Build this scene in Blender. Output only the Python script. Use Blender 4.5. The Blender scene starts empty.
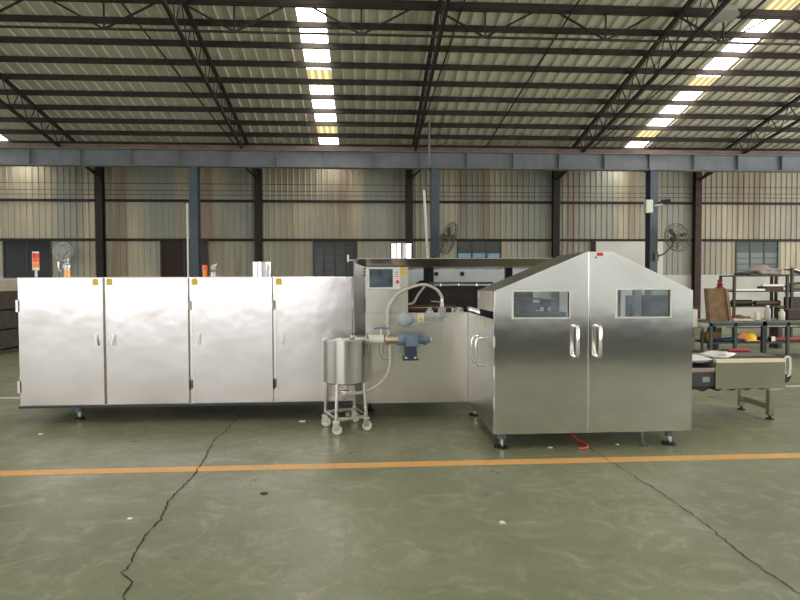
import bpy, bmesh, math, random
from mathutils import Vector, Matrix
random.seed(7)
SC = bpy.context.scene
COL = SC.collection
PI = math.pi

# ---------------------------------------------------------------- camera
F_PX, EYE = 578.0, 1.55
yaw, pitch, roll = math.atan(35 / F_PX), -math.atan(18 / F_PX), math.radians(0.2)
cam_d = bpy.data.cameras.new('camera')
cam = bpy.data.objects.new('camera', cam_d); COL.objects.link(cam)
cam_d.sensor_width = 36.0; cam_d.lens = 36.0 * F_PX / 800.0
cam_d.clip_start = 0.05; cam_d.clip_end = 500
fw = Vector((math.sin(yaw) * math.cos(pitch), math.cos(yaw) * math.cos(pitch), math.sin(pitch)))
rt = Vector((math.cos(yaw), -math.sin(yaw), 0)); up = rt.cross(fw)
rt2 = rt * math.cos(roll) - up * math.sin(roll); up2 = up * math.cos(roll) + rt * math.sin(roll)
m3 = Matrix((rt2, up2, -fw)).transposed()
cam.matrix_world = Matrix.Translation((0, 0, EYE)) @ m3.to_4x4()
SC.camera = cam
SC.view_settings.view_transform = 'Standard'; SC.view_settings.look = 'None'
SC.view_settings.gamma = 1.0; SC.view_settings.use_curve_mapping = False
SC.view_settings.exposure = 0.5

# ---------------------------------------------------------------- daylight
world = bpy.data.worlds.new('overcast_sky'); SC.world = world
world.use_nodes = True
bg = world.node_tree.nodes['Background']
bg.inputs[0].default_value = (0.93, 0.96, 1.0, 1); bg.inputs[1].default_value = 2.2

def area(name, loc, rot, sx, sy, power, color=(1, 1, 1)):
    d = bpy.data.lights.new(name, 'AREA'); d.shape = 'RECTANGLE'; d.size = sx; d.size_y = sy
    d.energy = power; d.color = color
    o = bpy.data.objects.new(name, d); COL.objects.link(o); o.location = loc; o.rotation_euler = rot
    return o
# daylight through the wide open gate in the wall behind the camera
area('gate_daylight', (-8.9, -10.6, 3.15), (math.radians(90), 0, 0), 14.6, 3.3, 165, (1.0, 0.96, 0.94))
# added up-light at the open right side, brightening the right of the roof
area('added_roof_uplight', (20.4, 6.0, 2.4), (0, math.radians(90 + 28), 0), 3.2, 24.0, 760, (1.0, 0.95, 0.86))
SKYLIGHT = 9.0

# ---------------------------------------------------------------- materials
MATS = {}
def mat(name, c, rough=0.6, metal=0.0, var=0.0, scale=3.0, bump=0.0, bscale=20.0, c2=None, emis=0.0, coat=0.0, stretch=(1, 1, 1), aniso=0.0, spec=0.5):
    if name in MATS: return MATS[name]
    m = bpy.data.materials.new(name); m.use_nodes = True
    nt = m.node_tree; b = nt.nodes['Principled BSDF']; L = nt.links
    b.inputs['Roughness'].default_value = rough; b.inputs['Metallic'].default_value = metal
    b.inputs['Specular IOR Level'].default_value = spec
    b.inputs['Coat Weight'].default_value = coat; b.inputs['Coat Roughness'].default_value = 0.25
    c = (*c, 1)
    tc = nt.nodes.new('ShaderNodeTexCoord'); mp = nt.nodes.new('ShaderNodeMapping')
    mp.inputs['Scale'].default_value = stretch
    L.new(tc.outputs['Object'], mp.inputs['Vector'])
    nz = nt.nodes.new('ShaderNodeTexNoise'); nz.inputs['Scale'].default_value = scale; nz.inputs['Detail'].default_value = 5
    L.new(mp.outputs[0], nz.inputs['Vector'])
    rp = nt.nodes.new('ShaderNodeMix'); rp.data_type = 'RGBA'
    v = max(var, 0.04)
    rp.inputs[6].default_value = tuple(max(0, x * (1 - v)) for x in c[:3]) + (1,)
    rp.inputs[7].default_value = (*(c2 or tuple(min(1, x * (1 + v)) for x in c[:3])), 1)
    st = nt.nodes.new('ShaderNodeMapRange'); st.inputs[1].default_value = 0.3; st.inputs[2].default_value = 0.7
    L.new(nz.outputs['Fac'], st.inputs[0]); L.new(st.outputs[0], rp.inputs[0])
    L.new(rp.outputs[2], b.inputs['Base Color'])
    if bump:
        n2 = nt.nodes.new('ShaderNodeTexNoise'); n2.inputs['Scale'].default_value = bscale; n2.inputs['Detail'].default_value = 3
        L.new(mp.outputs[0], n2.inputs['Vector'])
        bp = nt.nodes.new('ShaderNodeBump'); bp.inputs['Strength'].default_value = 1.0; bp.inputs['Distance'].default_value = bump
        L.new(n2.outputs['Fac'], bp.inputs['Height']); L.new(bp.outputs[0], b.inputs['Normal'])
    if aniso:
        b.inputs['Anisotropic'].default_value = aniso
        tg = nt.nodes.new('ShaderNodeTangent'); tg.direction_type = 'RADIAL'; tg.axis = 'Z'
        L.new(tg.outputs[0], b.inputs['Tangent'])
    if emis:
        b.inputs['Emission Color'].default_value = c; b.inputs['Emission Strength'].default_value = emis
    MATS[name] = m
    return m

STEEL = mat('brushed_stainless', (0.64, 0.600, 0.580), 0.22, 1.0, 0.03, 2.0, 0.009, 1.5)
STEELC = mat('cabin_stainless', (0.68, 0.65, 0.59), 0.145, 1.0, 0.03, 2.0, 0.0055, 1.3)
STEELD = mat('dull_stainless', (0.50, 0.49, 0.46), 0.35, 1.0, 0.06, 4.0)
STEELW = mat('satin_stainless', (0.72, 0.68, 0.61), 0.27, 1.0, 0.05, 3.0, 0.006, 1.6)
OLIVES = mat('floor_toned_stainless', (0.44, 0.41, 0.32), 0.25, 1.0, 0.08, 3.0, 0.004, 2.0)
CHROME = mat('polished_steel', (0.85, 0.84, 0.82), 0.12, 1.0)
DUCT = mat('bright_duct', (0.62, 0.58, 0.56), 0.12, 1.0)
GAP = mat('door_gap_grey', (0.16, 0.15, 0.17), 0.5, 0.4)
BLUELEG = mat('blue_grey_enamel', (0.10, 0.15, 0.20), 0.4)
BLACK = mat('black_rubber', (0.015, 0.015, 0.016), 0.6)
DARK = mat('sooty_plate', (0.028, 0.020, 0.016), 0.6, 0.3, 0.3, 6)
WHITE = mat('white_plastic', (0.78, 0.77, 0.73), 0.4)
YELL = mat('yellow_label', (0.75, 0.52, 0.05), 0.5)
CREAM = mat('cream_label', (0.80, 0.74, 0.60), 0.5)
RED = mat('red_plastic', (0.70, 0.04, 0.03), 0.4)
ORANGE = mat('orange_plastic', (0.90, 0.28, 0.03), 0.4)
SCREEN = mat('screen_glass', (0.07, 0.10, 0.14), 0.15, 0, 0.3, 8, c2=(0.14, 0.18, 0.22))
PUMPB = mat('pump_blue', (0.16, 0.23, 0.30), 0.4, 0, 0.15, 20)
PUMPD = mat('pump_base_navy', (0.03, 0.045, 0.09), 0.45)
PURPLE = mat('valve_lever_violet', (0.14, 0.12, 0.35), 0.4)
HOSE = mat('milky_hose', (0.55, 0.52, 0.45), 0.35)
RUST = mat('brown_red_primer', (0.045, 0.018, 0.013), 0.75, 0, 0.4, 5)
DKBROWN = mat('dark_steel_brown', (0.017, 0.011, 0.008), 0.75, 0, 0.4, 4)
PURLIN = mat('purlin_brown', (0.026, 0.018, 0.013), 0.75, 0, 0.3, 3)
BEAMC = mat('crane_beam_grey_blue', (0.150, 0.160, 0.172), 0.6, 0, 0.15, 3)
BEAMT = mat('crane_rail_brown', (0.16, 0.10, 0.075), 0.7, 0, 0.25, 4)
BLUECOL = mat('column_slate_blue', (0.060, 0.076, 0.098), 0.55, 0, 0.12, 3)
MASON = mat('whitewashed_masonry', (0.56, 0.54, 0.49), 0.85, 0, 0.12, 1.5)
GREENF = mat('green_grey_paint', (0.045, 0.062, 0.050), 0.6, 0, 0.2, 6)
RACKC = mat('rack_brown_grey', (0.055, 0.043, 0.034), 0.7, 0, 0.3, 6)
CARD = mat('brown_cardboard', (0.19, 0.12, 0.062), 0.85, 0, 0.3, 6)
PAPER = mat('pale_sheet', (0.66, 0.62, 0.53), 0.7, 0, 0.06, 6)
BAG = mat('crinkled_plastic', (0.80, 0.79, 0.79), 0.35, 0, 0.15, 9, 0.02, 22)
CLOTHB = mat('blue_cloth', (0.045, 0.08, 0.20), 0.85)
HELM = mat('yellow_helmet', (0.85, 0.50, 0.02), 0.35)
GREYB = mat('grey_bundle', (0.27, 0.23, 0.21), 0.8, 0, 0.3, 6, 0.03, 9)
DKGREY = mat('dark_grey_metal', (0.05, 0.05, 0.048), 0.6, 0.2, 0.3, 6)
MIDGREY = mat('mid_grey_metal', (0.27, 0.26, 0.235), 0.6, 0.2, 0.2, 6)
REDH = mat('red_hose', (0.65, 0.09, 0.06), 0.4)
PVC = mat('white_pipe', (0.72, 0.70, 0.62), 0.5)
FANC = mat('fan_grey', (0.10, 0.09, 0.075), 0.5, 0.3)
FANW = mat('fan_pale_grey', (0.55, 0.60, 0.60), 0.4, 0.2)

def ramp_mix(nt, fac, a, b):
    n = nt.nodes.new('ShaderNodeMix'); n.data_type = 'RGBA'
    n.inputs[6].default_value = (*a, 1) if isinstance(a, tuple) else (0, 0, 0, 1)
    n.inputs[7].default_value = (*b, 1) if isinstance(b, tuple) else (0, 0, 0, 1)
    if not isinstance(a, tuple): nt.links.new(a, n.inputs[6])
    if not isinstance(b, tuple): nt.links.new(b, n.inputs[7])
    nt.links.new(fac, n.inputs[0]); return n.outputs[2]

def maprange(nt, src, a, b, c=0.0, d=1.0):
    n = nt.nodes.new('ShaderNodeMapRange'); nt.links.new(src, n.inputs[0])
    for i, v in enumerate((a, b, c, d)): n.inputs[i + 1].default_value = v
    return n.outputs[0]

def noise(nt, vec, scale, detail=4, rough=0.5):
    n = nt.nodes.new('ShaderNodeTexNoise'); n.inputs['Scale'].default_value = scale
    n.inputs['Detail'].default_value = detail; n.inputs['Roughness'].default_value = rough
    nt.links.new(vec, n.inputs['Vector']); return n.outputs['Fac']

def mapping(nt, vec, s, l=(0, 0, 0)):
    n = nt.nodes.new('ShaderNodeMapping'); n.inputs['Scale'].default_value = s; n.inputs['Location'].default_value = l
    nt.links.new(vec, n.inputs['Vector']); return n.outputs[0]

def floor_material():
    m = bpy.data.materials.new('green_epoxy_floor'); m.use_nodes = True
    nt = m.node_tree; b = nt.nodes['Principled BSDF']; L = nt.links
    g = nt.nodes.new('ShaderNodeNewGeometry').outputs['Position']
    base = ramp_mix(nt, maprange(nt, noise(nt, g, 0.45, 6, .6), .35, .65), (0.145, 0.158, 0.092), (0.212, 0.220, 0.138))
    # brushed-out scuffs and dusty streaks
    wv = nt.nodes.new('ShaderNodeTexNoise'); wv.inputs['Scale'].default_value = 3.5; wv.inputs['Detail'].default_value = 8; wv.inputs['Roughness'].default_value = .72; wv.inputs['Distortion'].default_value = 1.6; L.new(g, wv.inputs['Vector'])
    sc = maprange(nt, wv.outputs['Fac'], .50, .70)
    c = ramp_mix(nt, sc, base, (0.285, 0.285, 0.205))
    dk = maprange(nt, noise(nt, mapping(nt, g, (1, 1.4, 1), (3, 1, 0)), 4.5, 8, .72), .55, .72, 0, .7)
    c = ramp_mix(nt, dk, c, (0.115, 0.125, 0.088))
    spk = maprange(nt, noise(nt, g, 26, 3, .6), .69, .74, 0, .8)
    c = ramp_mix(nt, spk, c, (0.07, 0.065, 0.05))
    L.new(c, b.inputs['Base Color'])
    L.new(maprange(nt, noise(nt, g, 1.6, 6, .65), .3, .7, .26, .50), b.inputs['Roughness'])
    b.inputs['Specular IOR Level'].default_value = 0.5
    bp = nt.nodes.new('ShaderNodeBump'); bp.inputs['Distance'].default_value = 0.004
    L.new(noise(nt, g, 7, 6, .6), bp.inputs['Height']); L.new(bp.outputs[0], b.inputs['Normal'])
    return m

def stripe_material():
    m = bpy.data.materials.new('worn_yellow_floor_paint'); m.use_nodes = True
    nt = m.node_tree; b = nt.nodes['Principled BSDF']; L = nt.links
    g = nt.nodes.new('ShaderNodeNewGeometry').outputs['Position']
    c = ramp_mix(nt, maprange(nt, noise(nt, g, 5, 6, .7), .35, .7), (0.74, 0.38, 0.10), (0.60, 0.35, 0.13))
    c = ramp_mix(nt, maprange(nt, noise(nt, g, 14, 6, .75), .54, .68, 0, .75), c, (0.30, 0.27, 0.16))
    L.new(c, b.inputs['Base Color']); b.inputs['Roughness'].default_value = 0.45
    return m

def sheet_wall_material():
    """weathered fibre/metal sheets: every sheet has a tone of its own, with brown run-off stains"""
    m = bpy.data.materials.new('weathered_wall_sheet'); m.use_nodes = True
    nt = m.node_tree; b = nt.nodes['Principled BSDF']; L = nt.links
    g = nt.nodes.new('ShaderNodeNewGeometry').outputs['Position']
    sx = nt.nodes.new('ShaderNodeSeparateXYZ'); L.new(g, sx.inputs[0])
    fl = nt.nodes.new('ShaderNodeMath'); fl.operation = 'SNAP'; fl.inputs[1].default_value = 0.92; L.new(sx.outputs[0], fl.inputs[0])
    z = nt.nodes.new('ShaderNodeMath'); z.operation = 'GREATER_THAN'; z.inputs[1].default_value = 4.72; L.new(sx.outputs[2], z.inputs[0])
    z2 = nt.nodes.new('ShaderNodeMath'); z2.operation = 'GREATER_THAN'; z2.inputs[1].default_value = 3.22; L.new(sx.outputs[2], z2.inputs[0])
    cb = nt.nodes.new('ShaderNodeCombineXYZ'); L.new(fl.outputs[0], cb.inputs[0]); L.new(z.outputs[0], cb.inputs[1]); L.new(z2.outputs[0], cb.inputs[2])
    wn = nt.nodes.new('ShaderNodeTexWhiteNoise'); wn.noise_dimensions = '3D'; L.new(cb.outputs[0], wn.inputs['Vector'])
    low = noise(nt, mapping(nt, g, (1, 1, .25)), 0.35, 3)
    ad = nt.nodes.new('ShaderNodeMath'); ad.operation = 'MULTIPLY_ADD'; L.new(wn.outputs['Value'], ad.inputs[0]); ad.inputs[1].default_value = .45; L.new(low, ad.inputs[2])
    c = ramp_mix(nt, maprange(nt, ad.outputs[0], .45, 1.0), (0.330, 0.310, 0.235), (0.58, 0.50, 0.35))
    gr = maprange(nt, noise(nt, mapping(nt, g, (1, 1, .1), (5, 0, 0)), 0.55, 2), .48, .62, 0, .75)
    c = ramp_mix(nt, gr, c, (0.285, 0.305, 0.270))
    st = maprange(nt, noise(nt, mapping(nt, g, (1, 1, .06), (1.3, 0, 2)), 1.1, 3), .56, .66, 0, .65)
    c = ramp_mix(nt, st, c, (0.23, 0.155, 0.105))
    fn = maprange(nt, noise(nt, mapping(nt, g, (6, 1, .5)), 2.2, 4), .35, .75, 0, .25)
    c = ramp_mix(nt, fn, c, (0.17, 0.16, 0.12))
    L.new(c, b.inputs['Base Color']); b.inputs['Roughness'].default_value = 0.6
    return m

def roof_material():
    m = bpy.data.materials.new('olive_grey_roof_sheet'); m.use_nodes = True
    nt = m.node_tree; b = nt.nodes['Principled BSDF']; L = nt.links
    g = nt.nodes.new('ShaderNodeNewGeometry').outputs['Position']
    c = ramp_mix(nt, maprange(nt, noise(nt, mapping(nt, g, (1, .3, 1)), 0.8, 5), .3, .7), (0.60, 0.565, 0.45), (0.76, 0.725, 0.60))
    c = ramp_mix(nt, maprange(nt, noise(nt, mapping(nt, g, (5, .4, 1)), 1.6, 4), .5, .75, 0, .35), c, (0.33, 0.30, 0.22))
    L.new(c, b.inputs['Base Color']); b.inputs['Roughness'].default_value = 0.5
    return m

def skylight_material():
    """translucent sheets with the sky on them: lit panels, a few of them yellowed and ribbed"""
    m = bpy.data.materials.new('daylit_translucent_sheet'); m.use_nodes = True
    nt = m.node_tree; L = nt.links; nt.nodes.clear()
    out = nt.nodes.new('ShaderNodeOutputMaterial'); e = nt.nodes.new('ShaderNodeEmission')
    g = nt.nodes.new('ShaderNodeNewGeometry').outputs['Position']
    sx = nt.nodes.new('ShaderNodeSeparateXYZ'); L.new(g, sx.inputs[0])
    fl = nt.nodes.new('ShaderNodeMath'); fl.operation = 'SNAP'; fl.inputs[1].default_value = 0.835; L.new(sx.outputs[1], fl.inputs[0])
    a = nt.nodes.new('ShaderNodeMath'); a.operation = 'MULTIPLY_ADD'; L.new(fl.outputs[0], a.inputs[0]); a.inputs[1].default_value = 1 / 3.34; a.inputs[2].default_value = 0.1
    fr = nt.nodes.new('ShaderNodeMath'); fr.operation = 'FRACT'; L.new(a.outputs[0], fr.inputs[0])
    lt = nt.nodes.new('ShaderNodeMath'); lt.operation = 'LESS_THAN'; lt.inputs[1].default_value = 0.2; L.new(fr.outputs[0], lt.inputs[0])
    w = nt.nodes.new('ShaderNodeTexWave'); w.inputs['Scale'].default_value = 1.6; w.bands_direction = 'X'; L.new(g, w.inputs['Vector'])
    yl = ramp_mix(nt, w.outputs['Fac'], (0.50, 0.38, 0.13), (0.95, 0.82, 0.45))
    c = ramp_mix(nt, lt.outputs[0], (1.0, 0.955, 0.87), yl)
    L.new(c, e.inputs[0])
    e.inputs[1].default_value = SKYLIGHT
    k = nt.nodes.new('ShaderNodeMath'); k.operation = 'MULTIPLY_ADD'; L.new(lt.outputs[0], k.inputs[0]); k.inputs[1].default_value = 1.0 - SKYLIGHT; k.inputs[2].default_value = SKYLIGHT
    L.new(k.outputs[0], e.inputs[1]); L.new(e.outputs[0], out.inputs[0])
    return m

def dusty_glass(name, tint, transl, gloss=0.12):
    m = bpy.data.materials.new(name); m.use_nodes = True
    nt = m.node_tree; L = nt.links; nt.nodes.clear()
    out = nt.nodes.new('ShaderNodeOutputMaterial')
    d = nt.nodes.new('ShaderNodeBsdfDiffuse'); t = nt.nodes.new('ShaderNodeBsdfTranslucent'); gl = nt.nodes.new('ShaderNodeBsdfGlossy')
    g = nt.nodes.new('ShaderNodeNewGeometry').outputs['Position']
    c = ramp_mix(nt, maprange(nt, noise(nt, g, 2.5, 4), .35, .65), tuple(x * .7 for x in transl), transl)
    d.inputs[0].default_value = (*tint, 1); L.new(c, t.inputs[0]); gl.inputs['Roughness'].default_value = .15
    a = nt.nodes.new('ShaderNodeAddShader'); L.new(d.outputs[0], a.inputs[0]); L.new(t.outputs[0], a.inputs[1])
    x = nt.nodes.new('ShaderNodeMixShader'); x.inputs[0].default_value = gloss; L.new(a.outputs[0], x.inputs[1]); L.new(gl.outputs[0], x.inputs[2])
    L.new(x.outputs[0], out.inputs[0]); return m

def clear_glass():
    m = bpy.data.materials.new('clear_cabin_glass'); m.use_nodes = True
    nt = m.node_tree; L = nt.links; nt.nodes.clear()
    out = nt.nodes.new('ShaderNodeOutputMaterial')
    t = nt.nodes.new('ShaderNodeBsdfTransparent'); gl = nt.nodes.new('ShaderNodeBsdfGlossy'); gl.inputs['Roughness'].default_value = .02
    t.inputs[0].default_value = (.80, .86, .88, 1)
    x = nt.nodes.new('ShaderNodeMixShader'); x.inputs[0].default_value = .10
    L.new(t.outputs[0], x.inputs[1]); L.new(gl.outputs[0], x.inputs[2]); L.new(x.outputs[0], out.inputs[0]); return m

M_FLOOR, M_STRIPE, M_WALL, M_ROOF, M_SKY = floor_material(), stripe_material(), sheet_wall_material(), roof_material(), skylight_material()
G_DARK = dusty_glass('dark_green_glass', (.035, .045, .038), (.008, .012, .009), .02)
G_SHUT = dusty_glass('grimy_black_glass', (.018, .018, .015), (.002, .002, .002), .015)
G_BRN = dusty_glass('brown_boarded_glass', (.045, .032, .025), (.002, .001, .001), .01)
G_LITE = dusty_glass('pale_frosted_glass', (.08, .11, .12), (.22, .31, .36), .03)
G_OLIVE = dusty_glass('olive_glass', (.05, .055, .04), (.03, .033, .02), .03)
G_GREEN = dusty_glass('grey_green_frosted_glass', (.08, .10, .09), (.07, .10, .09), .03)
G_CLEAR = clear_glass()

# ---------------------------------------------------------------- mesh helpers
class MB:
    def __init__(s): s.bm = bmesh.new()
    def box(s, x0, x1, y0, y1, z0, z1):
        v = [s.bm.verts.new((x, y, z)) for z in (z0, z1) for y in (y0, y1) for x in (x0, x1)]
        for f in ((0, 2, 3, 1), (4, 5, 7, 6), (0, 1, 5, 4), (2, 6, 7, 3), (0, 4, 6, 2), (1, 3, 7, 5)):
            s.bm.faces.new([v[i] for i in f])
        return s
    def bar(s, p, q, w, h=None):
        """square bar from p to q"""
        h = h or w; p, q = Vector(p), Vector(q); d = (q - p).normalized()
        u = d.cross(Vector((0, 0, 1)));
        if u.length < 1e-4: u = Vector((1, 0, 0))
        u.normalize(); n = u.cross(d)
        c = [(-1, -1), (1, -1), (1, 1), (-1, 1)]
        a = [s.bm.verts.new(p + u * i * w / 2 + n * j * h / 2) for i, j in c]
        b = [s.bm.verts.new(q + u * i * w / 2 + n * j * h / 2) for i, j in c]
        s.bm.faces.new(a); s.bm.faces.new(b[::-1])
        for i in range(4): s.bm.faces.new((a[i], b[i], b[(i + 1) % 4], a[(i + 1) % 4]))
        return s
    def tube(s, pts, r, n=10, closed=False):
        pts = [Vector(p) for p in pts]; rings = []; N = len(pts); pu = None
        for i, p in enumerate(pts):
            if closed: d = pts[(i + 1) % N] - pts[i - 1]
            else: d = pts[min(i + 1, N - 1)] - pts[max(i - 1, 0)]
            d.normalize()
            u = pu - d * pu.dot(d) if pu else d.cross(Vector((0, 0, 1)))
            if u.length < 1e-4: u = d.cross(Vector((1, 0, 0)))
            if u.length < 1e-4: u = d.cross(Vector((0, 1, 0)))
            u.normalize(); pu = u; w = d.cross(u)
            rr = r[i] if isinstance(r, (list, tuple)) else r
            rings.append([s.bm.verts.new(p + (u * math.cos(2 * PI * k / n) + w * math.sin(2 * PI * k / n)) * rr) for k in range(n)])
        for i in range(N if closed else N - 1):
            a, b = rings[i], rings[(i + 1) % N]
            for k in range(n): s.bm.faces.new((a[k], a[(k + 1) % n], b[(k + 1) % n], b[k]))
        if not closed: s.bm.faces.new(rings[0][::-1]); s.bm.faces.new(rings[-1])
        return s
    def cyl(s, p, q, r, n=20, r2=None):
        p, q = Vector(p), Vector(q)
        return s.tube([p, q], [r, r2 if r2 is not None else r], n)
    def lathe(s, c, prof, axis='Z', n=32):
        """profile of (radius, height) turned about an axis through c"""
        c = Vector(c); rings = []
        for r, h in prof:
            ring = []
            for k in range(n):
                a = 2 * PI * k / n; x, y = r * math.cos(a), r * math.sin(a)
                v = {'Z': (x, y, h), 'Y': (x, h, y), 'X': (h, x, y)}[axis]
                ring.append(s.bm.verts.new(c + Vector(v)))
            rings.append(ring)
        for a, b in zip(rings, rings[1:]):
            for k in range(n): s.bm.faces.new((a[k], a[(k + 1) % n], b[(k + 1) % n], b[k]))
        s.bm.faces.new(rings[0][::-1]); s.bm.faces.new(rings[-1])
        return s
    def prism(s, pts, axis, a, b):
        """2D outline extruded along an axis: Y -> pts are (x,z); X -> (y,z); Z -> (x,y)"""
        def P(p, t): return {'Y': (p[0], t, p[1]), 'X': (t, p[0], p[1]), 'Z': (p[0], p[1], t)}[axis]
        A = [s.bm.verts.new(P(p, a)) for p in pts]; B = [s.bm.verts.new(P(p, b)) for p in pts]
        s.bm.faces.new(A); s.bm.faces.new(B[::-1])
        for i in range(len(pts)): s.bm.faces.new((A[i], B[i], B[(i + 1) % len(pts)], A[(i + 1) % len(pts)]))
        return s
    def sheet(s, polys, axis, a, b):
        """several touching outlines sharing corners, as one solid plate"""
        def P(p, t): return {'Y': (p[0], t, p[1]), 'X': (t, p[0], p[1]), 'Z': (p[0], p[1], t)}[axis]
        va, vb, ed = {}, {}, {}
        for poly in polys:
            for p in poly:
                if p not in va: va[p] = s.bm.verts.new(P(p, a)); vb[p] = s.bm.verts.new(P(p, b))
            s.bm.faces.new([va[p] for p in poly]); s.bm.faces.new([vb[p] for p in poly][::-1])
            for p, q in zip(poly, poly[1:] + poly[:1]): k = frozenset((p, q)); ed[k] = ed.get(k, []) + [(p, q)]
        for k, l in ed.items():
            if len(l) == 1: p, q = l[0]; s.bm.faces.new((va[p], vb[p], vb[q], va[q]))
        return s
    def blob(s, c, rx, ry, rz, seed=0, amp=.18, sub=3):
        rnd = random.Random(seed); o = Vector((rnd.random() * 50, rnd.random() * 50, 0))
        from mathutils import noise as N
        r = bmesh.ops.create_icosphere(s.bm, subdivisions=sub, radius=1)
        for v in r['verts']:
            k = 1 + amp * N.noise(v.co * 1.8 + o) * 2 + amp * .5 * N.noise(v.co * 5 + o)
            v.co = Vector(c) + Vector((v.co.x * rx * k, v.co.y * ry * k, max(v.co.z * rz * k, -rz * .55)))
        return s
    def build(s, name, m, parent=None, origin=None, smooth=None, bevel=0, kind=None):
        bmesh.ops.recalc_face_normals(s.bm, faces=s.bm.faces)
        if smooth:
            for f in s.bm.faces: f.smooth = True
            for e in s.bm.edges:
                if len(e.link_faces) == 2 and e.calc_face_angle(0) > math.radians(smooth): e.smooth = False
        me = bpy.data.meshes.new(name)
        if origin: bmesh.ops.translate(s.bm, verts=s.bm.verts, vec=-Vector(origin))
        s.bm.to_mesh(me); s.bm.free(); me.materials.append(m)
        o = bpy.data.objects.new(name, me); COL.objects.link(o)
        if origin: o.location = origin
        if bevel:
            b = o.modifiers.new('bevel', 'BEVEL'); b.width = bevel; b.segments = 2; b.limit_method = 'ANGLE'; b.angle_limit = math.radians(50)
        if parent:
            o.parent = parent
            o.matrix_parent_inverse = Matrix.Translation(parent_world(parent)).inverted()
        if kind: o['kind'] = kind
        return o

def parent_world(o):
    v = Vector(o.location)
    if o.parent: v = v  # children keep absolute coordinates through their inverse
    return v

def tag(o, label, cat, group=None, kind=None):
    o['label'] = label; o['category'] = cat
    if group: o['group'] = group
    if kind: o['kind'] = kind
    return o
def thing(name, loc, label, cat, group=None, kind=None):
    o = bpy.data.objects.new(name, None); COL.objects.link(o); o.location = loc; o.empty_display_size = .2
    return tag(o, label, cat, group, kind)
def part(o, label):
    o['label'] = label; return o
def struct(o, label=None):
    o['kind'] = 'structure'
    if label: o['label'] = label
    return o
def copy_tree(o, parent=None):
    c = o.copy(); COL.objects.link(c)
    if parent: c.parent = parent
    for ch in list(o.children): copy_tree(ch, c)
    return c
def arc(c, r, a0, a1, n, plane='XZ'):
    out = []
    for i in range(n + 1):
        a = math.radians(a0 + (a1 - a0) * i / n); x, y = r * math.cos(a), r * math.sin(a)
        out.append({'XZ': (c[0] + x, c[1], c[2] + y), 'XY': (c[0] + x, c[1] + y, c[2]), 'YZ': (c[0], c[1] + x, c[2] + y)}[plane])
    return out
def spline(pts, n=8):
    """Catmull-Rom through points"""
    P = [Vector(p) for p in pts]; P = [P[0] * 2 - P[1]] + P + [P[-1] * 2 - P[-2]]; out = []
    for i in range(1, len(P) - 2):
        for k in range(n):
            t = k / n; a, b, c, d = P[i - 1:i + 3]
            out.append(.5 * ((2 * b) + (c - a) * t + (2 * a - 5 * b + 4 * c - d) * t * t + (3 * b - a - 3 * c + d) * t ** 3))
    out.append(P[-2]); return out

# ================================================================ THE HALL
WY, EAVE, SL = 23.0, 6.25, 0.213
XL, XR, YR = -24.0, 20.6, -11.0
RIDGE = 5.0
def roof_z(y): return EAVE + SL * (WY - y) if y >= RIDGE else EAVE + SL * (WY - RIDGE) - SL * (RIDGE - y)

struct(MB().box(XL, XR, YR, WY + .3, -.2, 0).build('floor', M_FLOOR))
struct(MB().box(-60, 60, -60, YR, -.25, -.02).build('ground_outside', mat('pale_concrete_apron', (.42, .41, .38), .9, 0, .1, .4)))
struct(MB().box(-60, 60, WY + .3, 70, -.25, -.02).build('ground_behind', MATS['pale_concrete_apron']))

# back wall: whitewashed masonry dado and ribbed sheet above, with window openings
WINS = [(-13.78, -12.0), (-7.92, -6.10), (-2.03, -.31), (3.685, 5.47), (15.27, 17.10)]
ZM, ZW = 1.80, 3.22
bw = MB().box(XL, XR, WY, WY + .24, 0, ZM)
wall_back = struct(bw.build('wall_back', MASON))
def ribbed(mb, x0, x1, z0, z1, y=WY + .02):
    x = math.floor(x0 / .23) * .23; prof = []
    while x < x1 + .23:
        prof += [(x, 0), (x + .155, 0), (x + .170, -.035), (x + .215, -.035)]; x += .23
    prof = [p for p in prof if x0 < p[0] < x1]; prof = [(x0, 0)] + prof + [(x1, 0)]
    lo = [mb.bm.verts.new((p[0], y + p[1], z0)) for p in prof]; hi = [mb.bm.verts.new((p[0], y + p[1], z1)) for p in prof]
    for i in range(len(prof) - 1): mb.bm.faces.new((lo[i], lo[i + 1], hi[i + 1], hi[i]))
    return mb
sh = MB(); ribbed(sh, XL, XR, ZW, roof_z(WY) + .05)
edges = [XL] + [e for w in WINS for e in w] + [XR]
for a, b in zip(edges[::2], edges[1::2]): ribbed(sh, a, b, ZM, ZW)
o = struct(sh.build('cladding', M_WALL, wall_back))

struct(MB().box(XR, XR + .2, YR, WY + .3, 0, .6).box(XR, XR + .2, 14, WY + .3, .6, 2.2).build('wall_right', MASON))
struct(MB().box(XL - .2, XL, YR, WY + .3, 0, 1.2).box(XL - .2, XL, YR, WY + .3, 4.2, 6.0).build('wall_left', MASON))
# behind the camera: tall gate opening at the left; at the right an added dark strip under a pale band, shaping the cabin reflections
DKW = mat('dim_sheet_wall', (.17, .16, .14), .8, 0, .3, 1)
struct(MB().box(XL, -16.4, YR - .2, YR, 0, 6).box(-16.4, XR, YR - .2, YR, 5.2, 6).box(-16.4, -1.5, YR - .2, YR, 0, .6).box(-1.5, 2.6, YR - .2, YR, 0, 5.2).build('wall_rear', DKW))
refl_w = struct(MB().box(1.6, XR, -4.3, -4.1, 0, .62).box(1.6, 1.8, -4.3, -4.1, .62, 4.4).build('wall_reflection_card', mat('dark_reflection_card', (.030, .030, .028), .7, 0, .2, 1)))
MB().box(1.8, XR, -4.22, -4.20, .62, 4.4).build('reflection_band', dusty_glass('pale_reflection_card', (.25, .26, .265), (.86, .88, .90), .03), refl_w)

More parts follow.
